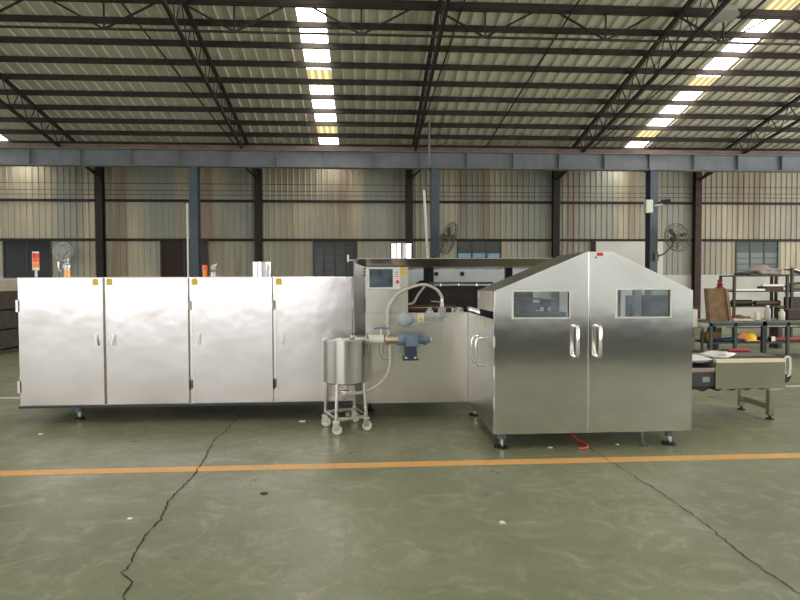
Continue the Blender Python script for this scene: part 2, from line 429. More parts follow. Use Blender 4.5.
struct(MB().box(1.8, 16, -4.1, -.2, 0, .006).build('reflected_dark_sheet', mat('reflected_sheet_black', (.02, .02, .018), .8, 0, .2, 2)))  # unseen black sheet, added so the cabin steel reflects a dark band
# roof sheets with standing ribs along the slope
rf = MB(); x = XL; prof = []
while x < XR: prof += [(x, 0), (x + .27, 0), (x + .283, .045), (x + .315, .045)]; x += .33
SKYL = [(-12.9, .70), (-1.28, .68), (10.15, .70)]
def roof_strip(mb, pr, dz=0):
    for y0, y1 in ((WY + .4, RIDGE), (RIDGE, YR - .5)):
        a = [mb.bm.verts.new((p[0], y0, roof_z(y0) + dz - p[1])) for p in pr]; b = [mb.bm.verts.new((p[0], y1, roof_z(y1) + dz - p[1])) for p in pr]
        for i in range(len(pr) - 1): mb.bm.faces.new((a[i], a[i + 1], b[i + 1], b[i]))
cuts = [XL] + [e for c, w in SKYL for e in (c - w / 2, c + w / 2)] + [XR]
for a, b in zip(cuts[::2], cuts[1::2]):
    roof_strip(rf, [(a, 0)] + [p for p in prof if a < p[0] < b] + [(b, 0)])
struct(rf.build('ceiling', M_ROOF))
for (c, w), lab in zip(SKYL, ('daylit roof skylight strip cut off by the left picture edge', 'daylit white skylight strip running down the middle of the roof', 'slanting daylit skylight strip on the right side of the roof')):
    s = MB(); pr = [(c - w / 2, 0), (c + w / 2, 0)]
    for y0, y1 in ((WY + .4, RIDGE), (RIDGE, YR - .5)):
        a = [s.bm.verts.new((p[0], y0, roof_z(y0))) for p in pr]; b = [s.bm.verts.new((p[0], y1, roof_z(y1))) for p in pr]
        s.bm.faces.new((a[0], a[1], b[1], b[0]))
    tag(s.build('roof_skylight', M_SKY), lab, 'skylight', 'translucent strips in the roof')

# purlins: C sections under the sheets
ORD = ['first', 'second', 'third', 'fourth', 'fifth', 'sixth', 'seventh', 'eighth', 'ninth', 'tenth', 'eleventh', 'twelfth', 'thirteenth', 'fourteenth', 'fifteenth']
n = 0
for k in range(13):
    y = 22.97 - .835 * k; z = roof_z(y) - .045
    m = MB()
    m.prism([(y - .03, z - .15), (y + .03, z - .15), (y + .03, z - .135), (y - .015, z - .135), (y - .015, z - .015), (y + .03, z - .015), (y + .03, z), (y - .03, z)], 'X', XL, XR)
    o = m.build('roof_purlin', PURLIN)
    if k < 2: tag(o, ('lowest brown roof purlin at the eave, hidden behind the blue-grey crane beam', 'second lowest roof purlin, hidden behind the blue-grey crane beam')[k], 'purlin', 'roof purlins')
    else: tag(o, f'long brown roof purlin, {ORD[k - 2]} above the blue-grey crane beam', 'purlin', 'roof purlins')

# main trusses: tapered, running down the slope onto the wall columns
TRX = [-15.95, -10.07, -4.12, 1.76, 7.635, 13.48, 19.35]
for X, lab in zip(TRX, (None, 'sloping lattice roof truss at the far left, above the red signal lamp', 'sloping lattice roof truss between the left skylight and middle skylight', 'lattice roof truss seen nearly end-on just right of the middle skylight', 'long sloping lattice roof truss left of the right-hand skylight', 'sloping lattice roof truss right of the right-hand skylight', None)):
    if lab is None: continue
    def tz(y): return roof_z(y) - .23
    def bz(y): return tz(y) - (.46 + (22.8 - y) * .045)
    t = thing('roof_truss', (X, WY - .2, tz(22.8)), lab, 'truss', 'main roof trusses')
    y0, y1 = 22.8, 9.0
    MB().bar((X, y0, tz(y0)), (X, y1, tz(y1)), .09, .09).build('top_chord', DKBROWN, t)
    MB().bar((X, y0, bz(y0)), (X, y1, bz(y1)), .08, .08).build('bottom_chord', DKBROWN, t)
    w = MB(); y = y0
    while y > y1 + .8:
        w.bar((X, y, tz(y)), (X, y - .42, bz(y - .42)), .022).bar((X, y - .42, bz(y - .42)), (X, y - .84, tz(y - .84)), .022)
        y -= .84
    w.build('web', DKBROWN, t)
# longitudinal bracing truss across the hall
Y = 13.81; zt, zb = roof_z(Y) - .20, roof_z(Y) - .84
t = thing('bracing_truss', (0, Y, zb), 'horizontal lattice bracing truss crossing the top of the roof view', 'truss')
MB().bar((XL, Y, zt), (XR, Y, zt), .07).build('top_chord', PURLIN, t)
MB().bar((XL, Y, zb), (XR, Y, zb), .045).build('bottom_chord', PURLIN, t)
x = TRX[0] - 5.88
while x < 25:
    w = MB(); w.bar((x, Y, zt), (x + 1.2, Y, zb), .04).bar((x + 1.2, Y, zt), (x + 1.2, Y, zb), .035).bar((x + 1.2, Y, zb), (x + 2.4, Y, zt), .04)
    w.build('web_brace', DKBROWN, t)
    x += 2.94
# tie rods under the roof
for (xa, ya, xb, yb), lab in (((-5.9, 11.0, -4.5, 21.5), 'diagonal tie rod running beside the second lattice truss, on its left side'), ((2.42, 12.0, 1.85, 21.0), 'tie rod close beside the end-on lattice truss, on its right side'), ((5.1, 12.0, 4.4, 21.0), 'thin tie rod between the end-on truss and the long right truss'), ((9.5, 12.0, 8.3, 21.5), 'thin tie rod between the long right truss and the right skylight')):
    tag(MB().tube([(xa, ya, roof_z(ya) - .25), (xb, yb, roof_z(yb) - .25)], .022, 8).build('tie_rod', DKBROWN), lab, 'tie rod', 'roof tie rods')

# wall columns, brown, with knee braces and bolted girts
for X, lab in zip(TRX[1:6], ('brown steel wall column between the first two windows from the left', 'brown steel wall column above the first round exhaust duct', 'brown steel wall column right behind the second round exhaust duct', 'brown steel wall column behind the peaked cabin roof, left of the white board', 'rust-red steel wall column at far right beside the caged fan')):
    m = RUST if X > 10 else DKBROWN
    t = thing('wall_column', (X, WY - .3, 0), lab, 'column', 'brown columns along the back wall', 'thing')
    c = MB().box(X - .13, X + .13, WY - .32, WY - .305, 0, 6.05).box(X - .13, X + .13, WY - .095, WY - .08, 0, 6.05).box(X - .01, X + .01, WY - .305, WY - .095, 0, 6.05)
    c.build('shaft', m, t)
    sg = -1 if X < 0 else 1
    MB().bar((X + sg * .08, WY - .25, 5.62), (X + sg * .5, WY - .25, 6.02), .07).build('knee_brace', DKBROWN, t)
for z, lab in ((4.723, 'upper dark horizontal girt across the back wall sheets'), (3.215, 'lower dark horizontal girt along the window heads')):
    tag(MB().box(XL, XR, WY - .08, WY - .03, z - .05, z + .05).build('wall_girt', DKBROWN), lab, 'girt', 'wall girts', 'thing')
for z, lab in ((5.36, 'topmost thin wire strung along the back wall'), (5.1, 'second thin wire strung along the back wall below the topmost'), (4.93, 'third thin wire strung along the back wall above the girt')):
    tag(MB().tube([(XL, WY - .16, z), (XR, WY - .16, z)], .010, 6).build('wall_wire', DKBROWN), lab, 'wire', 'wires along the wall')

# windows
def window(i, x0, x1, z0, z1, nx, nz, panes, frame=DKGREY):
    wf = MB(); y0, y1 = WY - .03, WY + .05; f = .05
    wf.box(x0, x0 + f, y0, y1, z0, z1).box(x1 - f, x1, y0, y1, z0, z1).box(x0, x1, y0, y1, z0, z0 + f).box(x0, x1, y0, y1, z1 - f, z1)
    for k in range(1, nx): xx = x0 + (x1 - x0) * k / nx; wf.box(xx - .03, xx + .03, y0 + .01, y1 - .01, z0, z1)
    for k in range(1, nz): zz = z0 + (z1 - z0) * k / nz; wf.box(x0, x1, y0 + .015, y1 - .015, zz - .016, zz + .016)
    w = wf.build(f'window_{i}', frame); w['kind'] = 'structure'
    for za, zb_, m in panes:
        MB().box(x0 + .02, x1 - .02, WY, WY + .012, z0 + (z1 - z0) * za, z0 + (z1 - z0) * zb_).build('pane', m, w)
window(1, *WINS[0], ZM - .05, ZW, 2, 1, [(0, 1, G_SHUT)])
window(2, *WINS[1], ZM - .05, ZW, 2, 1, [(0, 1, G_BRN)])
window(3, *WINS[2], ZM - .05, ZW, 4, 5, [(0, 1, G_DARK)], DKGREY)
window(4, *WINS[3], ZM - .05, ZW, 3, 4, [(0, .64, G_LITE), (.64, 1, G_OLIVE)])
window(5, *WINS[4], ZM - .05, ZW, 3, 6, [(0, .66, G_GREEN), (.66, 1, G_DARK)], GREENF)
tag(MB().box(9.35, 11.45, WY - .06, WY - .03, 1.75, 3.20).box(11.75, 12.15, WY - .06, WY - .03, 1.75, 3.20).build('white_wall_board', mat('white_board', (.62, .60, .54), .8, 0, .08, 1.2)), 'flat white board covering the wall behind the peaked cabin roof', 'board')
tag(MB().box(9.15, 9.33, WY - .1, WY - .03, 1.75, 3.25).build('board_post', DKBROWN), 'short dark post at the left edge of the white wall board', 'post')

# crane beam on blue columns
t = thing('crane_beam', (0, 20, 5.45), 'long blue-grey crane beam with stiffeners crossing the whole hall', 'beam', kind='thing')
MB().box(XL, XR, 19.86, 20.14, 6.00, 6.03).build('top_flange', BEAMC, t)
MB().box(XL, XR, 19.86, 20.14, 5.45, 5.475).build('bottom_flange', BEAMC, t)
MB().box(XL, XR, 19.99, 20.01, 5.475, 6.0).build('beam_web', BEAMC, t)
for k in range(22):
    x = -15.9 + 1.62 * k
    MB().box(x - .012, x + .012, 19.88, 19.99, 5.475, 6.0).build('stiffener', BEAMC, t)
MB().box(XL, XR, 19.92, 20.08, 6.03, 6.17).build('rail', BEAMT, t)
COLS = [(-5.72, 'round-edged slate-blue hall column at left with white pipe beside it'), (2.43, 'slate-blue hall column behind the dark hood with a tilted fan'), (10.16, 'wide slate-grey hall column at right carrying a white box')]
for X, lab in COLS:
    t = thing('hall_column', (X, 20, 0), lab, 'column', 'blue columns under the crane beam', 'thing')
    c = MB().box(X - .14, X + .14, 19.82, 19.84, 0, 5.45).box(X - .14, X + .14, 20.16, 20.18, 0, 5.45).box(X - .012, X + .012, 19.84, 20.16, 0, 5.45)
    c.build('shaft', BLUECOL, t)
    MB().box(X - .17, X + .17, 19.78, 20.22, 5.42, 5.45).build('cap_plate', BLUECOL, t)
    MB().box(X - .25, X + .25, 19.75, 20.25, 0, .03).build('base_plate', BLUECOL, t)
tag(MB().cyl((-5.93, 19.85, 0), (-5.93, 19.85, 4.2), .035, 12).build('drain_pipe', PVC), 'white vertical pipe fixed beside the left slate-blue column', 'pipe')
tag(MB().tube([(2.16, 19.7, 0), (2.15, 19.7, 2.3), (2.03, 19.7, 4.62), (1.99, 19.7, 4.66)], .045, 10).build('vent_pipe', PVC), 'thin white pipe leaning up left of the middle slate-blue column', 'pipe')
tag(MB().cyl((2.19, 19.6, 5.5), (2.19, 19.6, 7.0), .035, 8).build('conduit_pipe', mat('grey_conduit', (.22, .20, .17), .6)), 'grey conduit dropping from the roof to the crane beam', 'pipe')
t = thing('junction_box', (9.97, 19.75, 4.2), 'small white junction box high on the wide right column', 'box')
MB().box(9.77, 10.02, 19.62, 19.80, 3.93, 4.38).build('case', mat('cream_case', (.62, .62, .50), .5), t, bevel=.01)
MB().box(9.79, 10.00, 19.615, 19.62, 3.96, 4.35).build('lid', MATS['cream_case'], t)
t = thing('security_camera', (10.32, 19.8, 4.3), 'small dark security camera on the side of the right column', 'camera')
MB().bar((10.16, 19.8, 4.2), (10.40, 19.7, 4.24), .03).build('mount_arm', WHITE, t)
MB().cyl((10.34, 19.72, 4.33), (10.62, 19.6, 4.36), .06, 12).build('camera_body', BLACK, t)

def fan(loc, yawdeg, tilt, R, metal, label, wallpt, lean=0):
    """caged industrial fan on a bracket arm"""
    t = thing('wall_fan', loc, label, 'fan', 'industrial wall fans')
    rot = Matrix.Translation(loc) @ Matrix.Rotation(math.radians(lean), 4, 'Y') @ Matrix.Rotation(math.radians(yawdeg), 4, 'Z') @ Matrix.Rotation(math.radians(tilt), 4, 'X')
    def fin(mb, name, m, **k):
        mb.bm.transform(rot); return mb.build(name, m, t, **k)
    c = MB()
    for r, y in ((R, 0), (R * .93, -.09), (R * .7, -.13), (R * .45, -.15), (R * .22, -.16), (R * .93, .09), (R * .6, .14)):
        c.tube([(r * math.cos(2 * PI * k / 40), y, r * math.sin(2 * PI * k / 40)) for k in range(40)], .009 if r < R else .014, 5, True)
    for k in range(16):
        a = 2 * PI * k / 16; cs, sn = math.cos(a), math.sin(a)
        c.tube([(R * .15 * cs, -.165, R * .15 * sn), (R * .5 * cs, -.15, R * .5 * sn), (R * .93 * cs, -.09, R * .93 * sn), (R * cs, 0, R * sn), (R * .93 * cs, .09, R * .93 * sn), (R * .3 * cs, .15, R * .3 * sn)], .006, 4)
    fin(c, 'cage', metal)
    for k in range(3):
        b = MB(); a0 = 2 * PI * k / 3 + .35; pr = []
        for j, (rr, wd) in enumerate(((.1, .10), (.35, .26), (.62, .34), (.86, .26))):
            for sgn in (-1, 1):
                a = a0 + sgn * wd / 2 / max(rr, .3) * .9
                pr.append(b.bm.verts.new((R * rr * math.cos(a), sgn * .03, R * rr * math.sin(a))))
        for j in range(3): b.bm.faces.new((pr[2 * j], pr[2 * j + 1], pr[2 * j + 3], pr[2 * j + 2]))
        g = bmesh.ops.solidify(b.bm, geom=b.bm.faces[:], thickness=.008)
        fin(b, 'blade', metal)
    fin(MB().lathe((0, 0, 0), [(.04, -.06), (.09, -.04), (.09, .05), (.10, .06), (.10, .26), (.06, .30)], 'Y', 16), 'motor', metal, smooth=40)
    base = rot @ Vector((0, .2, 0))
    br = MB().tube(spline([tuple(base), tuple(base + Vector((0, .05, -.22))), tuple((base + Vector(wallpt)) / 2 + Vector((0, 0, -.18))), wallpt], 5), .028, 8)
    br.box(wallpt[0] - .06, wallpt[0] + .06, wallpt[1] - .03, wallpt[1] + .03, wallpt[2] - .14, wallpt[2] + .14)
    br.build('bracket', metal, t)
    return t
fan((2.80, 19.2, 3.0), 66, 0, .55, FANC, 'wall fan seen edge-on beside the middle slate-blue column', (2.5, 19.74, 2.45), 20)
fan((10.72, 19.3, 3.05), 14, -12, .50, FANC, 'dark caged fan facing the hall on the right column', (10.22, 19.74, 2.40))
fan((-11.22, 22.3, 2.72), 5, 0, .34, FANW, 'small pale round fan on the wall above the orange-based valve', (-11.35, 22.97, 2.6))

# roof lamp, top right
t = thing('high_bay_lamp', (11.1, 11.6, 7.5), 'silver industrial lamp hanging at the top right under the roof', 'lamp')
LX, LY, LZ = 10.05, 13.6, 7.25
LX, LY, LZ = 8.25, 13.0, 7.62
MB().lathe((LX, LY, LZ), [(.33, 0), (.31, .03), (.20, .20), (.12, .30), (.06, .32)], 'Z', 28).build('lamp_shade', mat('spun_aluminium', (.6, .6, .6), .3, .8), t, smooth=40)
MB().lathe((LX, LY, LZ + .32), [(.10, 0), (.10, .16), (.05, .2)], 'Z', 16).build('ballast', DKGREY, t, smooth=40)
MB().cyl((LX, LY, LZ + .5), (LX, LY, roof_z(LY) - .04), .012, 6).build('hanging_rod', DKBROWN, t)

# floor markings and slab joints
struct(MB().box(XL, XR, 4.79, 4.92, 0, .003).build('floor_marking', M_STRIPE), 'worn orange-yellow line painted across the green floor')
struct(MB().box(XL, XR, 8.05, 8.13, 0, .003).build('floor_marking', mat('faded_white_line', (.55, .53, .45), .6, 0, .15, 6)), 'faded white line painted on the floor behind the machine')
def crack(pts, w, label, seed):
    rnd = random.Random(seed); P = []
    for (x0, y0), (x1, y1) in zip(pts, pts[1:]):
        k = max(2, int(abs(y1 - y0) / .035))
        for i in range(k):
            t_ = i / k; P.append((x0 + (x1 - x0) * t_ + rnd.uniform(-.010, .010), y0 + (y1 - y0) * t_, w * rnd.uniform(.35, 1.4)))
    m = MB(); L_ = [m.bm.verts.new((x - ww / 2, y, .0035)) for x, y, ww in P]; R_ = [m.bm.verts.new((x + ww / 2, y, .0035)) for x, y, ww in P]
    for i in range(len(P) - 1): m.bm.faces.new((L_[i], R_[i], R_[i + 1], L_[i + 1]))
    return struct(m.build('floor_crack', mat('dark_crack', (.035, .033, .024), .9)), label)
crack([(-1.47, 6.9), (-1.458, 6.05), (-1.49, 5.8), (-1.45, 5.35), (-1.406, 5.05), (-1.38, 4.64), (-1.40, 4.17), (-1.34, 3.82), (-1.36, 3.6), (-1.295, 3.2), (-1.31, 3.13), (-1.22, 3.03), (-1.185, 2.85), (-1.17, 2.2)], .011, 'jagged crack in the floor at left', 1)
crack([(2.08, 7.0), (2.08, 5.6), (2.095, 4.8), (2.155, 4.08), (2.16, 3.58), (2.125, 3.04), (2.134, 2.68), (2.13, 1.5)], .008, 'straight joint crack in the floor below the peaked cabin', 2)

# ================================================================ TUNNEL OVEN (four cabinets)
FY = 6.5
DOORS = [(-3.738, -2.843), (-2.822, -1.934), (-1.912, -1.019), (-.997, -.135)]
oven = thing('tunnel_oven', (-1.93, 7.2, 0), 'long stainless oven with four flat cabinet doors in a row', 'oven')
MB().box(-3.76, -.13, FY + .012, 7.9, .20, 1.612).build('body', STEELW, oven)
MB().box(-3.775, -.13, FY - .004, 7.92, .185, .207).build('base_rail', mat('dark_rail', (.06, .06, .075), .5, .5), oven)
for i, (a, b) in enumerate(DOORS):
    d = MB().box(a + .006, b - .006, FY - .022, FY + .010, .214, 1.610).build('door', STEEL, oven, bevel=.006)
    hs = 1 if i == 0 else -1        # latch side
    lx = b - .085 if hs == 1 else a + .085
    lt = MB().box(lx - .016, lx + .016, FY - .034, FY - .022, .86, .99).cyl((lx, FY - .045, .935), (lx, FY - .022, .935), .014, 12).bar((lx, FY - .045, .955), (lx + hs * .02, FY - .045, .87), .018)
    part(lt.build('latch', mat('bright_latch', (.8, .79, .76), .35, .4), d), 'small chrome turn latch')
    hx = a - .004 if hs == 1 else b + .004
    for z in (1.30, .42):
        if i == 0: MB().box(hx - .022, hx + .004, FY - .03, FY + .012, z - .06, z + .07).build('hinge', mat('pinkish_steel', (.72, .64, .66), .35, 1.0), d)
        else: MB().cyl((hx, FY - .028, z - .05), (hx, FY - .028, z + .05), .010, 10).build('hinge', DKGREY if z < 1 else STEELD, d)
    sx = b - .083 if i == 0 else a + .045
    if i != 3 or True:
        part(MB().prism([(sx - .033, 1.525), (sx + .033, 1.525), (sx + .033, 1.585), (sx + .018, 1.598), (sx - .018, 1.598), (sx - .033, 1.585)], 'Y', FY - .0235, FY - .0215).build('warning_label', YELL, d), 'small yellow warning sticker')
for x, y, own in ((-3.254, 6.76, 0), (-3.254, 7.7, 0), (-1.6, 7.7, 0)):
    l = MB().cyl((x, y, .08), (x, y, .20), .044, 14).build('leg', BLUELEG, oven, smooth=40)
    MB().cyl((x, y, .02), (x, y, .08), .020, 10).build('adjusting_screw', CHROME, l, smooth=40)
    MB().lathe((x, y, 0), [(.055, 0), (.055, .012), (.03, .024)], 'Z', 18).build('foot', BLACK, l)
st = MB().cyl((-3.777, 6.9, 1.612), (-3.777, 6.9, 1.70), .014, 10).build('signal_tower', WHITE, oven)
for z0, z1, m, nm in ((1.70, 1.73, WHITE, 'collar'), (1.73, 1.785, ORANGE, 'amber_lens'), (1.785, 1.79, WHITE, 'divider'), (1.79, 1.845, mat('orange_red_lens', (.85, .12, .02), .3), 'orange_lens'), (1.845, 1.895, RED, 'red_lens'), (1.895, 1.912, WHITE, 'cap')):
    MB().cyl((-3.777, 6.9, z0), (-3.777, 6.9, z1), .036 if 'lens' in nm else .034, 20).build(nm, m, st, smooth=40)
vx = -3.43
v = MB().cyl((vx, 6.9, 1.612), (vx, 6.9, 1.70), .034, 14).build('pressure_valve', mat('orange_brass', (.75, .38, .12), .4, .5), oven, smooth=40)
MB().lathe((vx, 6.9, 1.70), [(.03, 0), (.03, .03), (.042, .03), (.042, .06), (.025, .07), (.025, .10), (.032, .11), (.015, .13)], 'Z', 16).build('valve_cap', STEELD, v, smooth=40)
MB().tube(spline([(vx - .03, 6.9, 1.68), (vx - .085, 6.9, 1.70), (vx - .095, 6.9, 1.80)], 6), .009, 8).build('relief_tube', CHROME, v)
b2 = MB().cyl((-1.868, 6.9, 1.612), (-1.868, 6.9, 1.70), .026, 14).build('beacon', ORANGE, oven, smooth=40)
MB().cyl((-1.868, 6.9, 1.70), (-1.868, 6.9, 1.755), .030, 16).build('beacon_lens', mat('orange_red_lens', (1, 1, 1)), b2, smooth=40)
MB().lathe((-1.775, 6.9, 1.612), [(.032, 0), (.032, .06), (.02, .07), (.034, .09), (.034, .13), (.012, .15)], 'Z', 14).bar((-1.80, 6.9, 1.72), (-1.73, 6.9, 1.77), .012).build('pressure_valve', STEELD, oven, smooth=40)
MB().lathe((-1.215, 6.95, 1.612), [(.115, 0), (.115, .17), (.12, .17), (.12, .178), (.108, .178), (.108, .01)], 'Z', 32).build('exhaust_duct', DUCT, oven, smooth=40)

# ================================================================ MIDDLE STATION
mid = thing('batter_station', (.5, 7.2, 0), 'stainless middle station with control screen, open bay and dark hood', 'machine')
MB().box(.006, 1.165, FY, FY + .02, .18, 1.203).build('front_panel', STEELW, mid)
MB().box(.846, .850, FY - .004, FY, .19, 1.19).build('panel_seam', CHROME, mid)
MB().box(-.12, 1.165, FY + .02, 7.9, .18, .90).build('body', STEELD, mid)
# mitred frame: stanchion on the left and hood lip above
fr = MB(); o0, i0 = (-.121, FY - .09), (.002, FY)
V = lambda x, y, z: fr.bm.verts.new((x, y, z))
a = [V(-.121, 6.43, .18), V(.002, 6.50, .18), V(.002, 6.50, 1.722), V(-.121, 6.43, 1.812)]
b = [V(-.121, 6.55, .18), V(.002, 6.55, .18), V(.002, 6.55, 1.722), V(-.121, 6.55, 1.812)]
fr.bm.faces.new(a); fr.bm.faces.new(b[::-1])
for i in range(4): fr.bm.faces.new((a[i], b[i], b[(i + 1) % 4], a[(i + 1) % 4]))
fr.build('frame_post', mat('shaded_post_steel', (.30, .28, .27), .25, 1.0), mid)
MB().box(-.127, -.112, 6.42, 6.44, .18, 1.80).build('post_edge', CHROME, mid)
hd = MB()
HX = 2.25
hd.prism([(6.36, 1.805), (6.50, 1.722), (7.35, 1.722), (7.35, 1.80), (6.36, 1.812)], 'X', -.08, HX)
hd.build('hood', mat('hood_steel', (.52, .47, .42), .32, 1.0, .1, 2), mid)
ctl = MB().box(.006, .484, FY - .006, 7.0, 1.206, 1.720).build('control_cabinet', STEELW, mid)
MB().box(.033, .396, FY - .018, FY - .006, 1.470, 1.716).build('screen_bezel', mat('white_bezel', (.80, .77, .75), .35), ctl, bevel=.004)
MB().box(.050, .312, FY - .021, FY - .018, 1.492, 1.696).build('screen', SCREEN, ctl)
part(MB().lathe((.366, FY - .018, 1.552), [(.020, 0), (.020, -.012), (.015, -.018)], 'Y', 16).build('stop_button', RED, ctl), 'red round stop button')
for z in (1.66, 1.635, 1.61): MB().box(.335, .378, FY - .020, FY - .018, z - .004, z + .004).build('printed_mark', RED, ctl)
MB().box(.406, .462, FY - .0085, FY - .006, 1.625, 1.708).build('warning_label', YELL, ctl)
for z in (1.70, 1.665, 1.63): MB().cyl((.004, FY - .018, z), (.004, FY - .004, z), .008, 10).build('bolt', BLACK, ctl)
MB().box(-.002, .006, FY - .006, FY + .0, 1.205, 1.38).build('seam_gap', BLACK, ctl)
MB().box(.006, .484, FY - .009, FY - .006, 1.200, 1.206).build('cabinet_edge', CHROME, ctl)
for x, y in ((.053, 6.95), (.053, 7.7)):
    l = MB().cyl((x, y, .11), (x, y, .19), .035, 14).build('leg', BLUELEG, mid, smooth=40)
    MB().cyl((x, y, .02), (x, y, .11), .018, 10).lathe((x, y, 0), [(.055, 0), (.055, .012), (.03, .024)], 'Z', 18).build('foot', BLACK, l)
# inside the open bay
MB().box(.484, 2.25, 7.92, 7.94, .9, 1.722).build('back_panel', mat('bay_back_panel', (.55, .58, .62), .5, .0, .08, 2), mid)
MB().box(.50, 1.50, 7.0, 7.60, .90, 1.50).build('baking_head', DARK, mid)
MB().box(.74, .86, 7.20, 7.30, .9, 1.722).build('bay_post', mat('navy_post', (.012, .02, .035), .5), mid)
MB().box(1.78, 1.86, 7.20, 7.30, .9, 1.722).build('bay_post', MATS['navy_post'], mid)
rl = MB().tube([(.62, 6.98, 1.535), (1.56, 6.98, 1.535)], .013, 8)
for x in (.92, 1.14, 1.36): rl.cyl((x, 6.98, 1.50), (x, 6.98, 1.545), .011, 8)
rl.build('guard_rail', STEELW, mid)
for x in (.98, 1.34): MB().cyl((x, 7.9, 1.66), (x, 7.92, 1.66), .03, 10).build('knob', BLACK, mid)
MB().tube([(.50, 6.8, 1.245), (1.05, 6.8, 1.245)], .010, 8).build('cross_rod', CHROME, mid)
MB().box(.50, 1.10, 6.95, 6.98, 1.20, 1.27).build('brown_tray', mat('copper_brown', (.16, .08, .045), .5, .6), mid)
MB().tube(spline([(.50, 6.75, 1.29), (.57, 6.75, 1.31), (.62, 6.75, 1.40), (.70, 6.75, 1.50)], 6), .013, 8).build('inner_hose', HOSE, mid)
MB().blob((.70, 6.9, 1.53), .08, .06, .045, 4, .2, 2).build('cable_bundle', BLACK, mid)
# exhaust duct and alarm camera
MB().lathe((.435, 6.95, 1.806), [(.132, 0), (.132, .19), (.138, .19), (.138, .20), (.126, .20), (.126, .02)], 'Z', 32).build('exhaust_duct', DUCT, mid, smooth=40)
MB().bar((-.19, 6.6, 1.80), (-.06, 6.6, 1.80), .010).cyl((-.19, 6.6, 1.78), (-.19, 6.6, 1.86), .011, 10).build('antenna', WHITE, mid)
# bolt blocks on the ledge, filler block
MB().box(.006, 1.165, 6.52, 6.62, 1.19, 1.203).build('ledge', STEELW, mid)
for x in (.735, 1.065):
    MB().lathe((x, 6.57, 1.203), [(.045, 0), (.045, .02), (.025, .03), (.025, .055), (.012, .06)], 'Z', 16).build('cone_fixing', mat('dull_green_steel', (.45, .49, .45), .4, .8), mid, smooth=40)
pn = MB().box(.815, .895, 6.36, 6.46, 1.15, 1.265).cyl((.855, 6.41, 1.265), (.855, 6.41, 1.32), .022, 12).build('filler_block', mat('filler_steel', (.46, .49, .47), .35, .8), mid, bevel=.006)
MB().cyl((.855, 6.41, 1.32), (.855, 6.41, 1.36), .016, 12).build('hose_fitting', CHROME, pn)
MB().tube([(.83, 6.40, 1.325), (.73, 6.38, 1.335)], .009, 8).build('lever', CHROME, pn)
part(MB().box(.592, .668, FY - .0025, FY, 1.085, 1.195).build('warning_label', CREAM, mid), 'cream caution sticker with a yellow triangle')
MB().prism([(.604, 1.115), (.656, 1.115), (.63, 1.165)], 'Y', FY - .004, FY - .0025).build('warning_triangle', YELL, mid)
rnd = random.Random(5)
for k in range(12):
    x, y = 1.03 + .012 * k, 6.60 + rnd.uniform(-.02, .25); 
    MB().cyl((x, y, 1.18), (x, y, 1.215 + rnd.uniform(0, .035)), .010 + rnd.random() * .008, 8).build('tension_bolt', CHROME if k % 3 else WHITE, mid)
# round filler motor and its long arm
gm = MB().lathe((.445, 6.42, 1.125), [(.070, .07), (.078, .05), (.078, -.03), (.062, -.045), (.05, -.05)], 'Y', 28).build('drive_motor', mat('pale_blue_motor', (.36, .44, .48), .4, .2), mid, smooth=40)
MB().prism([(.43, 1.045), (.86, 1.10), (.88, 1.13), (.86, 1.155), (.78, 1.15), (.78, 1.12), (.43, 1.075)], 'Y', 6.40, 6.44).build('feed_arm', mat('filler_steel', (1, 1, 1)), mid)

# pump group mounted on the front panel
pump = MB().box(.43, .57, 6.12, 6.30, .86, .985).cyl((.35, 6.21, .925), (.43, 6.21, .925), .062, 24).cyl((.57, 6.21, .925), (.63, 6.21, .925), .046, 20).build('pump', PUMPB, mid, bevel=.008)
MB().cyl((.63, 6.21, .925), (.66, 6.21, .925), .056, 20).cyl((.66, 6.21, .925), (.70, 6.21, .925), .035, 16).build('motor_end', PUMPB, pump, smooth=40)
part(MB().cyl((.70, 6.21, .925), (.722, 6.21, .925), .022, 14).build('end_cap', CREAM, pump), 'cream end cap')
MB().box(.40, .565, 6.10, 6.32, .715, .735).box(.42, .55, 6.14, 6.28, .735, .86).build('pump_foot', PUMPD, pump)
for x in (.435, .53): MB().cyl((x, 6.12, .735), (x, 6.12, .755), .016, 8).build('bolt', CHROME, pump)
MB().cyl((.215, 6.21, .925), (.35, 6.21, .925), .040, 20).cyl((.225, 6.21, .925), (.25, 6.21, .925), .055, 20).cyl((.33, 6.21, .925), (.345, 6.21, .925), .055, 20).build('pump_head', mat('brassy_steel', (.62, .52, .42), .3, 1.0), pump, smooth=40)
MB().cyl((.06, 6.21, .93), (.20, 6.21, .93), .046, 18).cyl((.038, 6.21, .93), (.06, 6.21, .93), .056, 18).build('inlet_pipe', WHITE, pump, smooth=40)
MB().box(.03, .20, 6.17, 6.20, .965, .985).build('white_tab', WHITE, pump)
MB().bar((.17, 6.21, .97), (.17, 6.21, 1.05), .014).build('valve_stem', WHITE, pump)
part(MB().bar((.09, 6.20, 1.055), (.26, 6.20, 1.055), .022, .014).build('valve_lever', PURPLE, pump), 'violet lever')
MB().tube([(.165, 6.21, .97), (.165, 6.21, .76), (.19, 6.21, .725), (.255, 6.21, .725)], .012, 8).build('bypass_pipe', CHROME, pump)
MB().box(.30, .50, 6.30, 6.50, .84, .88).build('mount_bracket', STEELD, pump)

